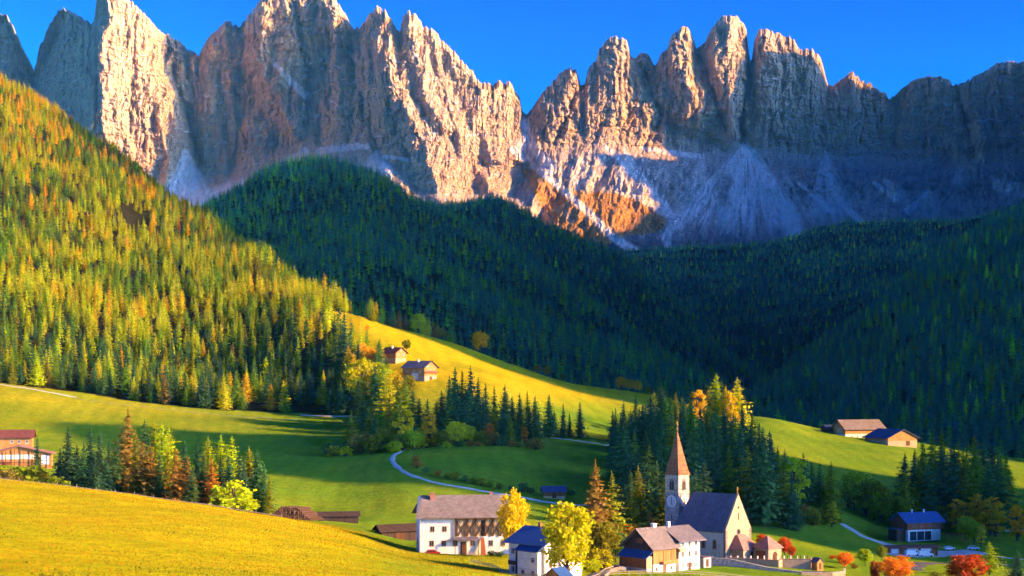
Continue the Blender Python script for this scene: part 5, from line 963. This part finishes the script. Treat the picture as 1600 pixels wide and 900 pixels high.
# pavilion beside the church
pv_ = thing('churchyard_chapel', 'small square churchyard chapel with a pyramid roof beside the church', 'chapel', gp3(1199, 452, .1), 40)
MB().box(-2.9, 2.9, -2.9, 2.9, -2, 3.5).build('wall', K['cream'], pv_); MB().add([(-3.5, -3.5, 3.5), (3.5, -3.5, 3.5), (3.5, 3.5, 3.5), (-3.5, 3.5, 3.5), (0, 0, 7.2)], [(0, 3, 2, 1), (0, 1, 4), (1, 2, 4), (2, 3, 4), (3, 0, 4)]).build('roof', K['pink'], pv_)
MB().poly(arch(0, -.1, 2.2, 2.4, -2.96, 0), (0, .1, 0)).build('doorway', K['door'], pv_); MB().box(-2.96, -2.88, -1.9, 1.9, 0, 2.8).build('side_boards', K['red'], pv_)
# churchyard walls: top rows follow the photograph, feet in the ground
def wall_run(name, label, cat, pts, h, t, mat, cap=None, group=None):
    w_ = bpy.data.objects.new(name, None); C.objects.link(w_); tag(w_, label, cat, group); w_.location = pts[0]; o0 = Vector(pts[0])
    for i in range(len(pts) - 1):
        a, b_ = Vector(pts[i]) - o0, Vector(pts[i + 1]) - o0; d = (b_ - a); n = Vector((-d.y, d.x, 0)).normalized() * t / 2; lo = min(a.z, b_.z) - 3
        MB().add([a - n, a + n, b_ + n, b_ - n, Vector((*(a - n).xy, lo)), Vector((*(a + n).xy, lo)), Vector((*(b_ + n).xy, lo)), Vector((*(b_ - n).xy, lo))], [(0, 1, 2, 3), (4, 7, 6, 5), (0, 3, 7, 4), (1, 5, 6, 2), (0, 4, 5, 1), (3, 2, 6, 7)]).build('wall_section', K[mat], w_)
        if cap: e_ = Vector((0, 0, .003)); m_ = n * 1.35; u_ = Vector((0, 0, .16)); MB().add([a - m_ + e_, a + m_ + e_, b_ + m_ + e_, b_ - m_ + e_, a - m_ + u_, a + m_ + u_, b_ + m_ + u_, b_ - m_ + u_], [(0, 3, 2, 1), (4, 5, 6, 7), (0, 1, 5, 4), (1, 2, 6, 5), (2, 3, 7, 6), (3, 0, 4, 7)]).build('coping', K[cap], w_)
    return w_
def row_pts(l): return [P(px, py, Y) for px, py, Y in l]
wall_run('churchyard_wall', 'grey stone retaining wall below the church running to the right', 'wall', row_pts([(1087, 869, 436), (1110, 872, 434), (1140, 874, 432), (1165, 879, 430), (1200, 887, 427), (1252, 894, 424)]), 2, .5, 'wallst', 'greywall')
wall_run('churchyard_wall', 'sunlit cream churchyard wall with graves behind it', 'wall', row_pts([(1136, 871, 441), (1165, 873, 440), (1216, 876, 436), (1222, 874, 437), (1266, 874, 436), (1267, 871, 448)]), 2, .4, 'cream', 'pink')
wall_run('terrace_wall', 'bright cream terrace wall at the bottom edge right of the church', 'wall', row_pts([(1252, 895, 419), (1300, 895, 419), (1319, 893, 421), (1320, 888, 432)]), 2, .4, 'cream', 'wallst')
NG_ = 24
for i in range(NG_):
    px = 1142 + i * 5.2; Y = 443 + (i % 3) * 1.6; p = P(px, 874 + (i % 2), Y); p.z = max(ground_z(p.x, p.y), p.z); kd = i % 2
    t = thing('gravestone', f"{ORD[i]} grave from the left behind the churchyard wall, " + ('a dark iron cross' if kd else 'a stone slab'), 'grave', p, 35 + i, 'gravestones in the churchyard')
    if kd: MB().box(-.05, .05, -.05, .05, -.6, 1.35).box(-.32, .32, -.045, .045, .85, .95).build('cross', K['iron'], t)
    else: MB().box(-.3, .3, -.08, .08, -.6, 1.05).build('headstone', K['wallst'], t, .03)
ng = thing('wayside_shrine', 'small gabled shrine at the right end of the churchyard wall', 'shrine', gp3(1277, 436, .4), 35)
gable_walls(2.4, 2.2, 2.2, 1.0, 'y').build('wall', K['orange'], ng); gable_roof(2.4, 2.2, 2.2, 1.0, 'y', oh=.4, og=.3, t=.1).build('roof', K['slate'], ng); MB().box(-.4, .4, -1.17, -1.09, 0, 1.8).build('door', K['door'], ng)

# ---------------------------------------------------------------- house on the right with garages
pr_ = PLOT['righthouse']; rh = thing('hillside_house', 'blue-roofed house on the right with timber upper floor and white-framed ground floor window', 'house', pr_ + Vector((-.6, 0, 0)), 20)
gable_walls(15.5, 10.0, 7.8, 2.9, 'x', 4.4).build('upper_wall', K['red'], rh); MB().box(-7.5, 7.5, -4.8, 4.8, -1, 4.38).build('lower_wall', K['plaster'], rh)
gable_roof(15.5, 10.0, 7.8, 2.9, oh=1.3, og=1.4, t=.2).build('roof', K['blue'], rh); MB().poly([(7.77, -4.95, 4.5), (7.77, 4.95, 4.5), (7.77, 4.95, 7.6), (7.77, 0, 10.5), (7.77, -4.95, 7.6)], (.09, 0, 0)).build('gable_boards', K['orange'], rh)
MB().box(7.87, 9.1, -4.8, 4.8, 4.5, 4.65).box(9.0, 9.1, -4.8, 4.8, 4.65, 5.6).build('balcony', K['orange'], rh)
for y in (-4.7, -1.6, 1.6, 4.7): MB().box(8.95, 9.1, y - .08, y + .08, 5.6, 8.2 if abs(y) > 2 else 9.8).build('balcony_post', K['orange'], rh)
fr_ = MB(); fr_.box(-7.0, 3.6, -4.95, -4.81, 3.75, 4.3).box(-7.0, -6.6, -4.95, -4.81, .2, 3.75).box(3.2, 3.6, -4.95, -4.81, .2, 3.75).build('window_frame', K['wtrim'], rh); MB().box(-6.6, 3.2, -4.86, -4.80, .3, 3.75).build('glazing', K['glass'], rh)
for x in (-3.4, .1): MB().box(x - .1, x + .1, -4.93, -4.87, .3, 3.75).build('mullion', K['wtrim'], rh)
for x in (-5, -1.5, 2.5, 5.5): window(rh, 'S', x, 6.2, .8, 1.0, -5.0)
for y in (-2.6, 2.4): window(rh, 'E', y, 6.0, 1.3, 1.7, 7.86); window(rh, 'E', y, 2.2, 1.1, 1.4, 7.5, 'wtrim')
for x in (-2.5, 3.0): MB().tube((x, -.2, 10.4), (x, -.2, 11.5), .3, .3, 8).tube((x, -.2, 11.5), (x, -.2, 11.9), .45, .45, 8).build('roof_vent', K['wtrim'], rh)
MB().box(-11.5, -7.8, -3.4, 2.5, -1, 4.6).build('side_shed', K['dark'], rh); MB().box(-12.2, -7.78, -4.0, 3.2, 4.6, 4.8).build('shed_roof', K['navy'], rh)
MB().box(-9.5, 5.5, -9.2, -5.2, -4.0, .0).build('stone_terrace', K['wallst'], rh)
gx = thing('garage_building', 'long low flat-roofed garage row with white doors below the right house', 'garage', gp3(1430, 548, -.1), 8)
MB().box(-11.2, 7.6, -2.2, 3.5, -1, 3.0).build('wall', K['wood'], gx); MB().box(-12, 8.6, -3.6, 4.0, 3.0, 3.3).build('roof', K['maroon'], gx)
for x0, x1 in [(-9.8, -7.2), (-3.9, .2), (1.0, 5.0)]: MB().box(x0, x1, -2.32, -2.2, -.2, 2.6).build('garage_door', K['wtrim'], gx)
for x in (-11.4, -6.4, .55, 6.6): MB().box(x - .12, x + .12, -3.4, -3.15, -1, 3.0).build('post', K['beam'], gx)
car('white van parked in front of the left garage door', gp3(1425, 541, .05), 12, 'carwhite', 4.9, 2.0, True); car('white van parked in front of the right garage door', gp3(1447, 541, .05), -4, 'carwhite', 5.0, 2.1, True)
car('small white car parked in the yard right of the house', gp3(1483, 572, .05), 25, 'carwhite'); car('white car parked at the far right of the yard', gp3(1521, 575, .05), -15, 'carwhite', 4.4); car('grey-white car parked left of the garages', gp3(1396, 546, .05), 160, 'carwhite', 4.1)
pg_ = thing('pergola', 'reddish timber pergola right of the blue-roofed hillside house', 'pergola', gp3(1499, 596, 0), 10)
for x in np.arange(-5, 5.1, 2.5):
    for y in (-1.6, 1.6): MB().box(x - .1, x + .1, y - .1, y + .1, -.4, 3.0).build('post', K['red'], pg_)
for y in (-1.6, 1.6): MB().box(-5.6, 5.6, y - .08, y + .08, 3.0, 3.2).build('beam', K['red'], pg_)
for x in np.arange(-5.2, 5.3, .8): MB().box(x - .05, x + .05, -2.2, 2.2, 3.21, 3.34).build('slat', K['red'], pg_)

# ---------------------------------------------------------------- farms on the slopes
def farm(name, label, cat, px, Y, rz, W, D, H, Hr, along, mats, wins, oh=1.0, chim=True, base=1.4, dz=0.0, group=None):
    t = thing(name, label, cat, gp3(px, Y, dz), rz, group); gable_walls(W, D, H, Hr, along, base).build('upper_wall', K[mats[0]], t); MB().box(-W / 2 + .1, W / 2 - .1, -D / 2 + .1, D / 2 - .1, -3, base - .02).build('base_wall', K[mats[1]], t)
    rf_ = gable_roof(W, D, H, Hr, along, oh=oh, og=oh * .9, t=.2).build('roof', K[mats[2]], t)
    if chim: MB().box(-.4 - W * .1, .4 - W * .1, -.4, .4, H + Hr * .5, H + Hr + 1.2).build('chimney', K['plaster'], rf_)
    for f, u, z, w_, h_ in wins: window(t, f, u, z, w_, h_, {'S': -D / 2, 'N': D / 2, 'E': W / 2, 'W': -W / 2}[f] - (0 if True else 0), 'wtrim')
    return t
fA = farm('farmhouse', 'farmhouse with grey roof and sunlit timber gable on the yellow slope', 'farmhouse', 656, 895, 52, 11, 17, 6.4, 3.4, 'y', ('orange', 'cream', 'slate'), [('S', -3, 7.0, .9, 1), ('S', 3, 4.4, 1, 1.2), ('S', -3, 4.4, 1, 1.2), ('S', 0, 4.4, 1, 1.2), ('S', -3, .4, 1, 1.1), ('S', 3, .4, 1, 1.1), ('W', -5, 3.6, 1, 1.1), ('W', 0, 3.6, 1, 1.1), ('W', 5, 3.6, 1, 1.1)], 1.2)
MB().box(-5.4, 5.4, -9.9, -8.55, 3.0, 3.15).box(-5.4, 5.4, -9.9, -9.8, 3.15, 4.0).build('balcony', K['red'], fA); MB().box(-1, 1, -8.56, -8.45, -1.5, .9).build('door', K['door'], fA)
MB().box(-5.62, -5.5, -3.5, 1.5, -1, 2.8).build('white_panel', K['plaster'], fA)
fB = farm('farmhouse', 'smaller maroon-roofed farmhouse left of the grey-roofed one on the yellow slope', 'farmhouse', 615, 958, 50, 9.5, 13, 5.0, 3.0, 'y', ('orange', 'cream', 'maroon'), [('S', -2.3, 3.6, .9, 1.1), ('S', 2.3, 3.6, .9, 1.1), ('S', 0, 6.4, .8, .9), ('S', -2.3, 1, .9, 1.1)], 1.2)
fC = farm('shed', 'little red-brown shed with pale doors left of the maroon-roofed farmhouse', 'shed', 586, 965, 40, 5, 7, 3.2, 1.6, 'y', ('red', 'red', 'maroon'), [('S', 0, 1.9, 1.2, 1.4)], .6, False)
rb1 = farm('barn', 'large farm building with brown shingle roof on the right ridge', 'barn', 1341, 925, 22, 27, 13, 6.2, 4.6, 'x', ('orange', 'plaster', 'shingle'), [('S', x, 1.0, .9, 1) for x in (-9, -5, -1)], 1.6, False, 2.6, -.5); MB().box(-13.62, -13.5, -3, 3, 2.7, 6).build('gable_door', K['tan'], rb1)
rb2 = farm('barn', 'low barn with navy roof and sunlit orange gable on the right ridge', 'barn', 1392, 893, 25, 21, 21, 4.2, 4.6, 'y', ('orange', 'cream', 'navy'), [('S', x, 1.2, 1.0, 1.0) for x in (-7, -3.5)], 1.4, False, 2.4, -.3); MB().box(2.5, 5.2, -10.56, -10.4, -.5, 2.3).build('door', K['door'], rb2)
rb3 = farm('shed', 'small dark shed at the left end of the ridge farm', 'shed', 1298, 930, 15, 9, 8, 3.0, 1.6, 'x', ('dark', 'dark', 'navy'), [], .6, False)
lb1 = farm('farmhouse', 'farmhouse with maroon roof behind the open barn at the left edge', 'farmhouse', 8, 640, 14, 22, 11, 7.2, 2.6, 'x', ('orange', 'cream', 'maroon'), [('S', x, 5.2, 1, 1.1) for x in (3, 6, 9)], 1.2, False, dz=1.0)
lb2 = thing('open_barn', 'orange timber barn with an open white-lit front at the left edge', 'barn', gp3(32, 606, .2), 14)
gable_walls(24, 14, 4.3, 2.9, 'y').build('wall', K['orange'], lb2); gable_roof(24, 14, 4.3, 2.9, 'y', oh=1.3, og=1.2, t=.16).build('roof', K['pink'], lb2); MB().box(-8, 6.5, -7.1, -6.99, 2.2, 4.0).build('light_panel', K['plaster'], lb2); MB().box(8.0, 11.2, -7.1, -6.99, .1, 3.7).build('barn_door', K['wtrim'], lb2)
for x in np.arange(-11.7, 11.8, 3.3): MB().box(x - .12, x + .12, -7.9, -7.65, -1, 4.2 + 2.6 * (1 - abs(x) / 12)).build('post', K['beam'], lb2)
MB().box(-11.8, 7, -7.85, -7.75, .9, 1.1).build('rail', K['beam'], lb2); MB().box(-9, -3, -7.3, -7.1, 0, 1.3).build('feed_rack', K['red'], lb2)
htb = farm('hay_hut', 'small log hay hut with a pale blue roof beside the gravel track', 'hut', 865, 596, 6, 8.4, 5.2, 2.8, 1.6, 'x', ('wood', 'tan', 'navy'), [], .7, False, .8); MB().box(-.8, .8, -2.68, -2.58, .1, 2.2).build('door', K['door'], htb)
cx1 = farm('shed', 'dark low shed beside the log pile under the left tree group', 'shed', 528, 496, 10, 13, 5, 2.0, 1.0, 'x', ('dark', 'dark', 'dark'), [], .7, False, .3)

# log pile: every log a thing, stacked in a heap
lp = gp3(452, 468, 0); LP_ = []
lm = {}
for ln in (0, 1, 2): lm[ln] = (MB().tube((0, 0, 0), (0, 4.6 + ln * .4, 0), .3, .26, 8).mesh('log', K['log']), MB().tube((0, -.012, 0), (0, .03, 0), .27, .27, 8).mesh('cut_end', K['logend']))
kk_ = 0
for row in range(7):
    n = 21 - row * 2
    for i in range(n):
        v = (i + row) % 3; o = new_obj('log', lm[v][0]); x = (i - (n - 1) / 2) * .62 + rr.uniform(-.05, .05); dx = Vector((x * .97, rr.uniform(-.3, .3) + x * .2, 0)); gzz = ground_z(lp.x + dx.x, lp.y)
        o.location = (lp.x + dx.x, lp.y + dx.y, gzz + .3 + row * .52); o.rotation_euler = (0, 0, R(-42 + rr.uniform(-9, 9))); new_obj('cut_end', lm[v][1], o)
        tag(o, f'brown log, {ORD[i]} from left in {ORD[row]} row up of the log pile', 'log', 'logs stacked under the left tree group'); kk_ += 1

# ---------------------------------------------------------------- roads, tracks and yards
def strip(name, pts, width, mat, label, lift=.10, wend=None, y0=300, step=2.0, kind='structure'):
    """a way draped over the ground; pts are photo pixels on the ground or (column, distance) pairs given as 3-tuples"""
    W_ = []
    for p in pts:
        if len(p) == 3: x = (p[0] - 800) / F * p[2]; W_.append(Vector((x, p[2], 0)))
        else: W_.append(at(p[0], p[1], y0))
    path = []
    for i in range(len(W_) - 1):
        p0, p1, p2, p3 = W_[max(0, i - 1)], W_[i], W_[i + 1], W_[min(len(W_) - 1, i + 2)]; n = max(2, int((p2 - p1).xy.length / step))
        for q in range(n):
            t = q / n; path.append(.5 * ((2 * p1) + (p2 - p0) * t + (2 * p0 - 5 * p1 + 4 * p2 - p3) * t * t + (3 * p1 - p0 - 3 * p2 + p3) * t ** 3))
    path.append(W_[-1]); V_, F_ = [], []; nc = 5
    for i, p in enumerate(path):
        d = (path[min(i + 1, len(path) - 1)] - path[max(i - 1, 0)]); n = Vector((-d.y, d.x)).normalized(); wd = width if wend is None else width + (wend - width) * i / len(path); wd *= 1 + .3 * math.sin(i * .7) * math.sin(i * .23 + 1)
        for c in range(nc): s_ = (c / (nc - 1) - .5) * wd; x, y = p.x + n.x * s_, p.y + n.y * s_; V_.append((x, y, ground_z(x, y) + lift - (.25 if c in (0, nc - 1) else 0)))
    for i in range(len(path) - 1):
        for c in range(nc - 1): k = i * nc + c; F_.append((k, k + 1, k + nc + 1, k + nc))
    return tag(mesh_np(name, V_, F_, K[mat]), label, kind=kind)
K['gravel'] = simple('pale_gravel', (.42, .39, .35), (.62, .59, .55), ns=1.2); K['asphalt'] = simple('blue_grey_asphalt', (.07, .072, .085), (.10, .10, .115), ns=1.5); K['dirt'] = simple('trodden_earth', (.16, .12, .05), (.24, .18, .08), ns=.8); K['scar'] = simple('broken_pale_stone', (.36, .34, .32), (.68, .65, .62), ns=1.8, bs=1.0)
strip('track', [(745, 673, 800), (700, 682, 790), (652, 700, 745), (624, 706, 700), (613, 716, 668), (620, 728, 640), (640, 738, 618), (680, 749, 600), (740, 762, 592), (800, 770, 589), (850, 777, 586), (905, 779, 585), (950, 782, 590)], 2.4, 'gravel', 'pale gravel track curving round the middle pasture', .22)
strip('track', [(820, 685, 790), (860, 687, 785), (905, 692, 775), (960, 698, 765)], 2.0, 'gravel', 'gravel track below the trees in the middle of the valley', .2)
strip('track', [(470, 0, 893), (500, 0, 889), (540, 0, 884), (575, 0, 876)], 3.0, 'gravel', 'short pale track at the foot of the hillside forest', .3)
strip('track', [(-60, 0, 905), (0, 0, 902), (60, 0, 897), (120, 0, 893)], 2.2, 'gravel', 'pale path along the forest edge at the left', .3)
strip('track', [(1500, 0, 618), (1530, 0, 624), (1560, 0, 626), (1620, 0, 630), (1700, 0, 640)], 2.2, 'gravel', 'gravel path beside the yellow trees on the right', .2)
strip('track', [(1530, 0, 560), (1560, 0, 556), (1600, 0, 552), (1680, 0, 548)], 2.0, 'gravel', 'pale path leading right from the yard', .2)
strip('road', [(915, 0, 352), (930, 0, 372), (948, 0, 392), (962, 0, 412), (975, 0, 428), (1005, 0, 440), (1040, 0, 446)], 5.2, 'asphalt', 'blue-grey lane climbing between the houses', .14)
strip('road', [(1420, 0, 470), (1440, 0, 500), (1475, 0, 512), (1520, 0, 520), (1570, 0, 528)], 8.5, 'asphalt', 'asphalt road below the garages', .14)
strip('yard', [(1385, 0, 545), (1430, 0, 544), (1480, 0, 560), (1530, 0, 570)], 17, 'concrete', 'pale concrete yard between the garages and the right house', .12)
strip('scree', [(1318, 0, 606), (1335, 0, 596), (1355, 0, 588), (1380, 0, 584), (1402, 0, 578)], 3.0, 'scar', 'pale gravel bank running down to the right house', .3, 9.0)
strip('road', [(1255, 0, 426), (1285, 0, 430), (1318, 0, 426)], 5.5, 'asphalt', 'dark paved terrace behind the cream wall', .2)

# ---------------------------------------------------------------- fences
def fence(label, pts, gap=3.0, h=1.15, rails=2, y0=300, thick=.11, group='wooden pasture fences'):
    W_ = [Vector(((px - 800) / F * Y, Y, 0)) for px, Y in pts]; f = bpy.data.objects.new('wooden_fence', None); C.objects.link(f); path = []
    for a, b_ in zip(W_[:-1], W_[1:]):
        n = max(1, round((b_ - a).length / gap)); path += [a.lerp(b_, i / n) for i in range(n)]
    path.append(W_[-1]); path = [Vector((p.x, p.y, ground_z(p.x, p.y))) for p in path]; f.location = path[0]; o0 = path[0]; tag(f, label, 'fence', None, None)
    pm = MB().box(-thick / 2, thick / 2, -thick / 2, thick / 2, -.4, h).mesh('post', K['rail'])
    for p in path: q = new_obj('post', pm, f); q.location = p - o0
    for i in range(len(path) - 1):
        for r_ in range(rails): z = h * (.45 + .45 * r_ / max(1, rails - 1)); a, b_ = path[i] - o0, path[i + 1] - o0; MB().bar((a.x, a.y - thick * .6, a.z + z), (b_.x, b_.y - thick * .6, b_.z + z), .06, .13).build('rail', K['rail'], f)
fence('wooden fence running along the lawn below the farmhouse', [(735, 392), (770, 380), (810, 362), (850, 352), (868, 350)], 2.6, 1.2, 3)
fence('curved double-rail fence beside the lane left of the barn', [(945, 362), (955, 376), (965, 388), (978, 396), (990, 402)], 2.2, 1.3, 3, thick=.15)
fence('long pale fence along the bottom edge below the white house', [(950, 372), (1000, 374), (1050, 376), (1110, 378), (1180, 380), (1250, 384)], 2.8, 1.2, 2, thick=.14)
fence('gate fence on the right side of the lane', [(925, 357), (935, 366), (948, 382), (958, 396)], 2.2, 1.3, 2, thick=.14)
fence('thin fence along the upper edge of the foreground meadow', [(0, 440), (90, 441), (180, 442), (270, 443), (360, 445), (440, 446)], 6, 1.2, 1, thick=.12)
fence('fence at the foot of the left hillside forest', [(120, 884), (200, 880), (300, 876), (400, 872), (470, 868)], 9, 1.4, 1, thick=.2)

# ---------------------------------------------------------------- tufts of grass in the near meadow
gm_ = MB(); tr_ = random.Random(4)
for i in range(9):
    a = tr_.uniform(0, 6.28); r0 = tr_.uniform(0, .28); h_ = tr_.uniform(.22, .55); ln = tr_.uniform(.05, .3); x, y = r0 * math.cos(a), r0 * math.sin(a); w_ = .07
    gm_.add([(x - w_ * math.sin(a), y + w_ * math.cos(a), -.05), (x + w_ * math.sin(a), y - w_ * math.cos(a), -.05), (x + ln * math.cos(a), y + ln * math.sin(a), h_)], [(0, 1, 2)])
TUFT = [mesh_np('grass_tuft', gm_.v, gm_.f, LEAF, False, dict(shade=np.full(len(gm_.v), .4)), link=False)]
fg = Sheet.__new__(Sheet); fg.px = PXG; fg.X, fg.Y, fg.Z = X2, Y2, ZG
pt_, px_, py_ = fg.scatter(1.25, rg, lambda px, py, x, y: (y > 120) & (y < 470) & (px < 1010) & (py < 930) & (py > 735) & (rg.uniform(size=px.shape) < .25 + 1.3 * pn(x, y, 9)) & (np.hypot(x - PLOT['farm'].x, y - PLOT['farm'].y) > 17) & (np.hypot(x - PLOT['bluehouse'].x, y - PLOT['bluehouse'].y) > 10))
nz_ = pn(pt_[:, 0], pt_[:, 1], 22); print('tufts', len(pt_))
tc_ = tints_for(len(pt_), [('olive', .05), ('lime', .5), ('yellow', .45)], rg, nz_, .10) * np.array([.64, .52, .8])
g_ = wood('meadow_grass', pt_, rg.uniform(.3, .75, len(pt_)), tc_, np.zeros(len(pt_)), TUFT, 'tufts of yellow and green grass in the foreground meadow'); g_['category'] = 'grass'
# ---------------------------------------------------------------- air
hz = bmesh.new(); bmesh.ops.create_cube(hz, size=1.0); hme = bpy.data.meshes.new('haze'); hz.to_mesh(hme); hz.free()
ho = new_obj('haze', hme); zt = max(MZv.max(), cv[:, 2].max()) + 40; ho.scale = (15400, 11800, zt + 131.5); ho.location = (250, 4200, (zt - 131.5) / 2)
m = NT('haze_air'); pv = m.n('ShaderNodeVolumePrincipled'); pv.inputs['Density'].default_value = 0.000014; pv.inputs['Color'].default_value = (0.07, 0.45, 1.0, 1); pv.inputs['Anisotropy'].default_value = 0.0
m.l(pv.outputs[0], m.out.inputs['Volume']); hme.materials.append(m.m); tag(ho, kind='stuff', label='thin blue air haze filling the valley')
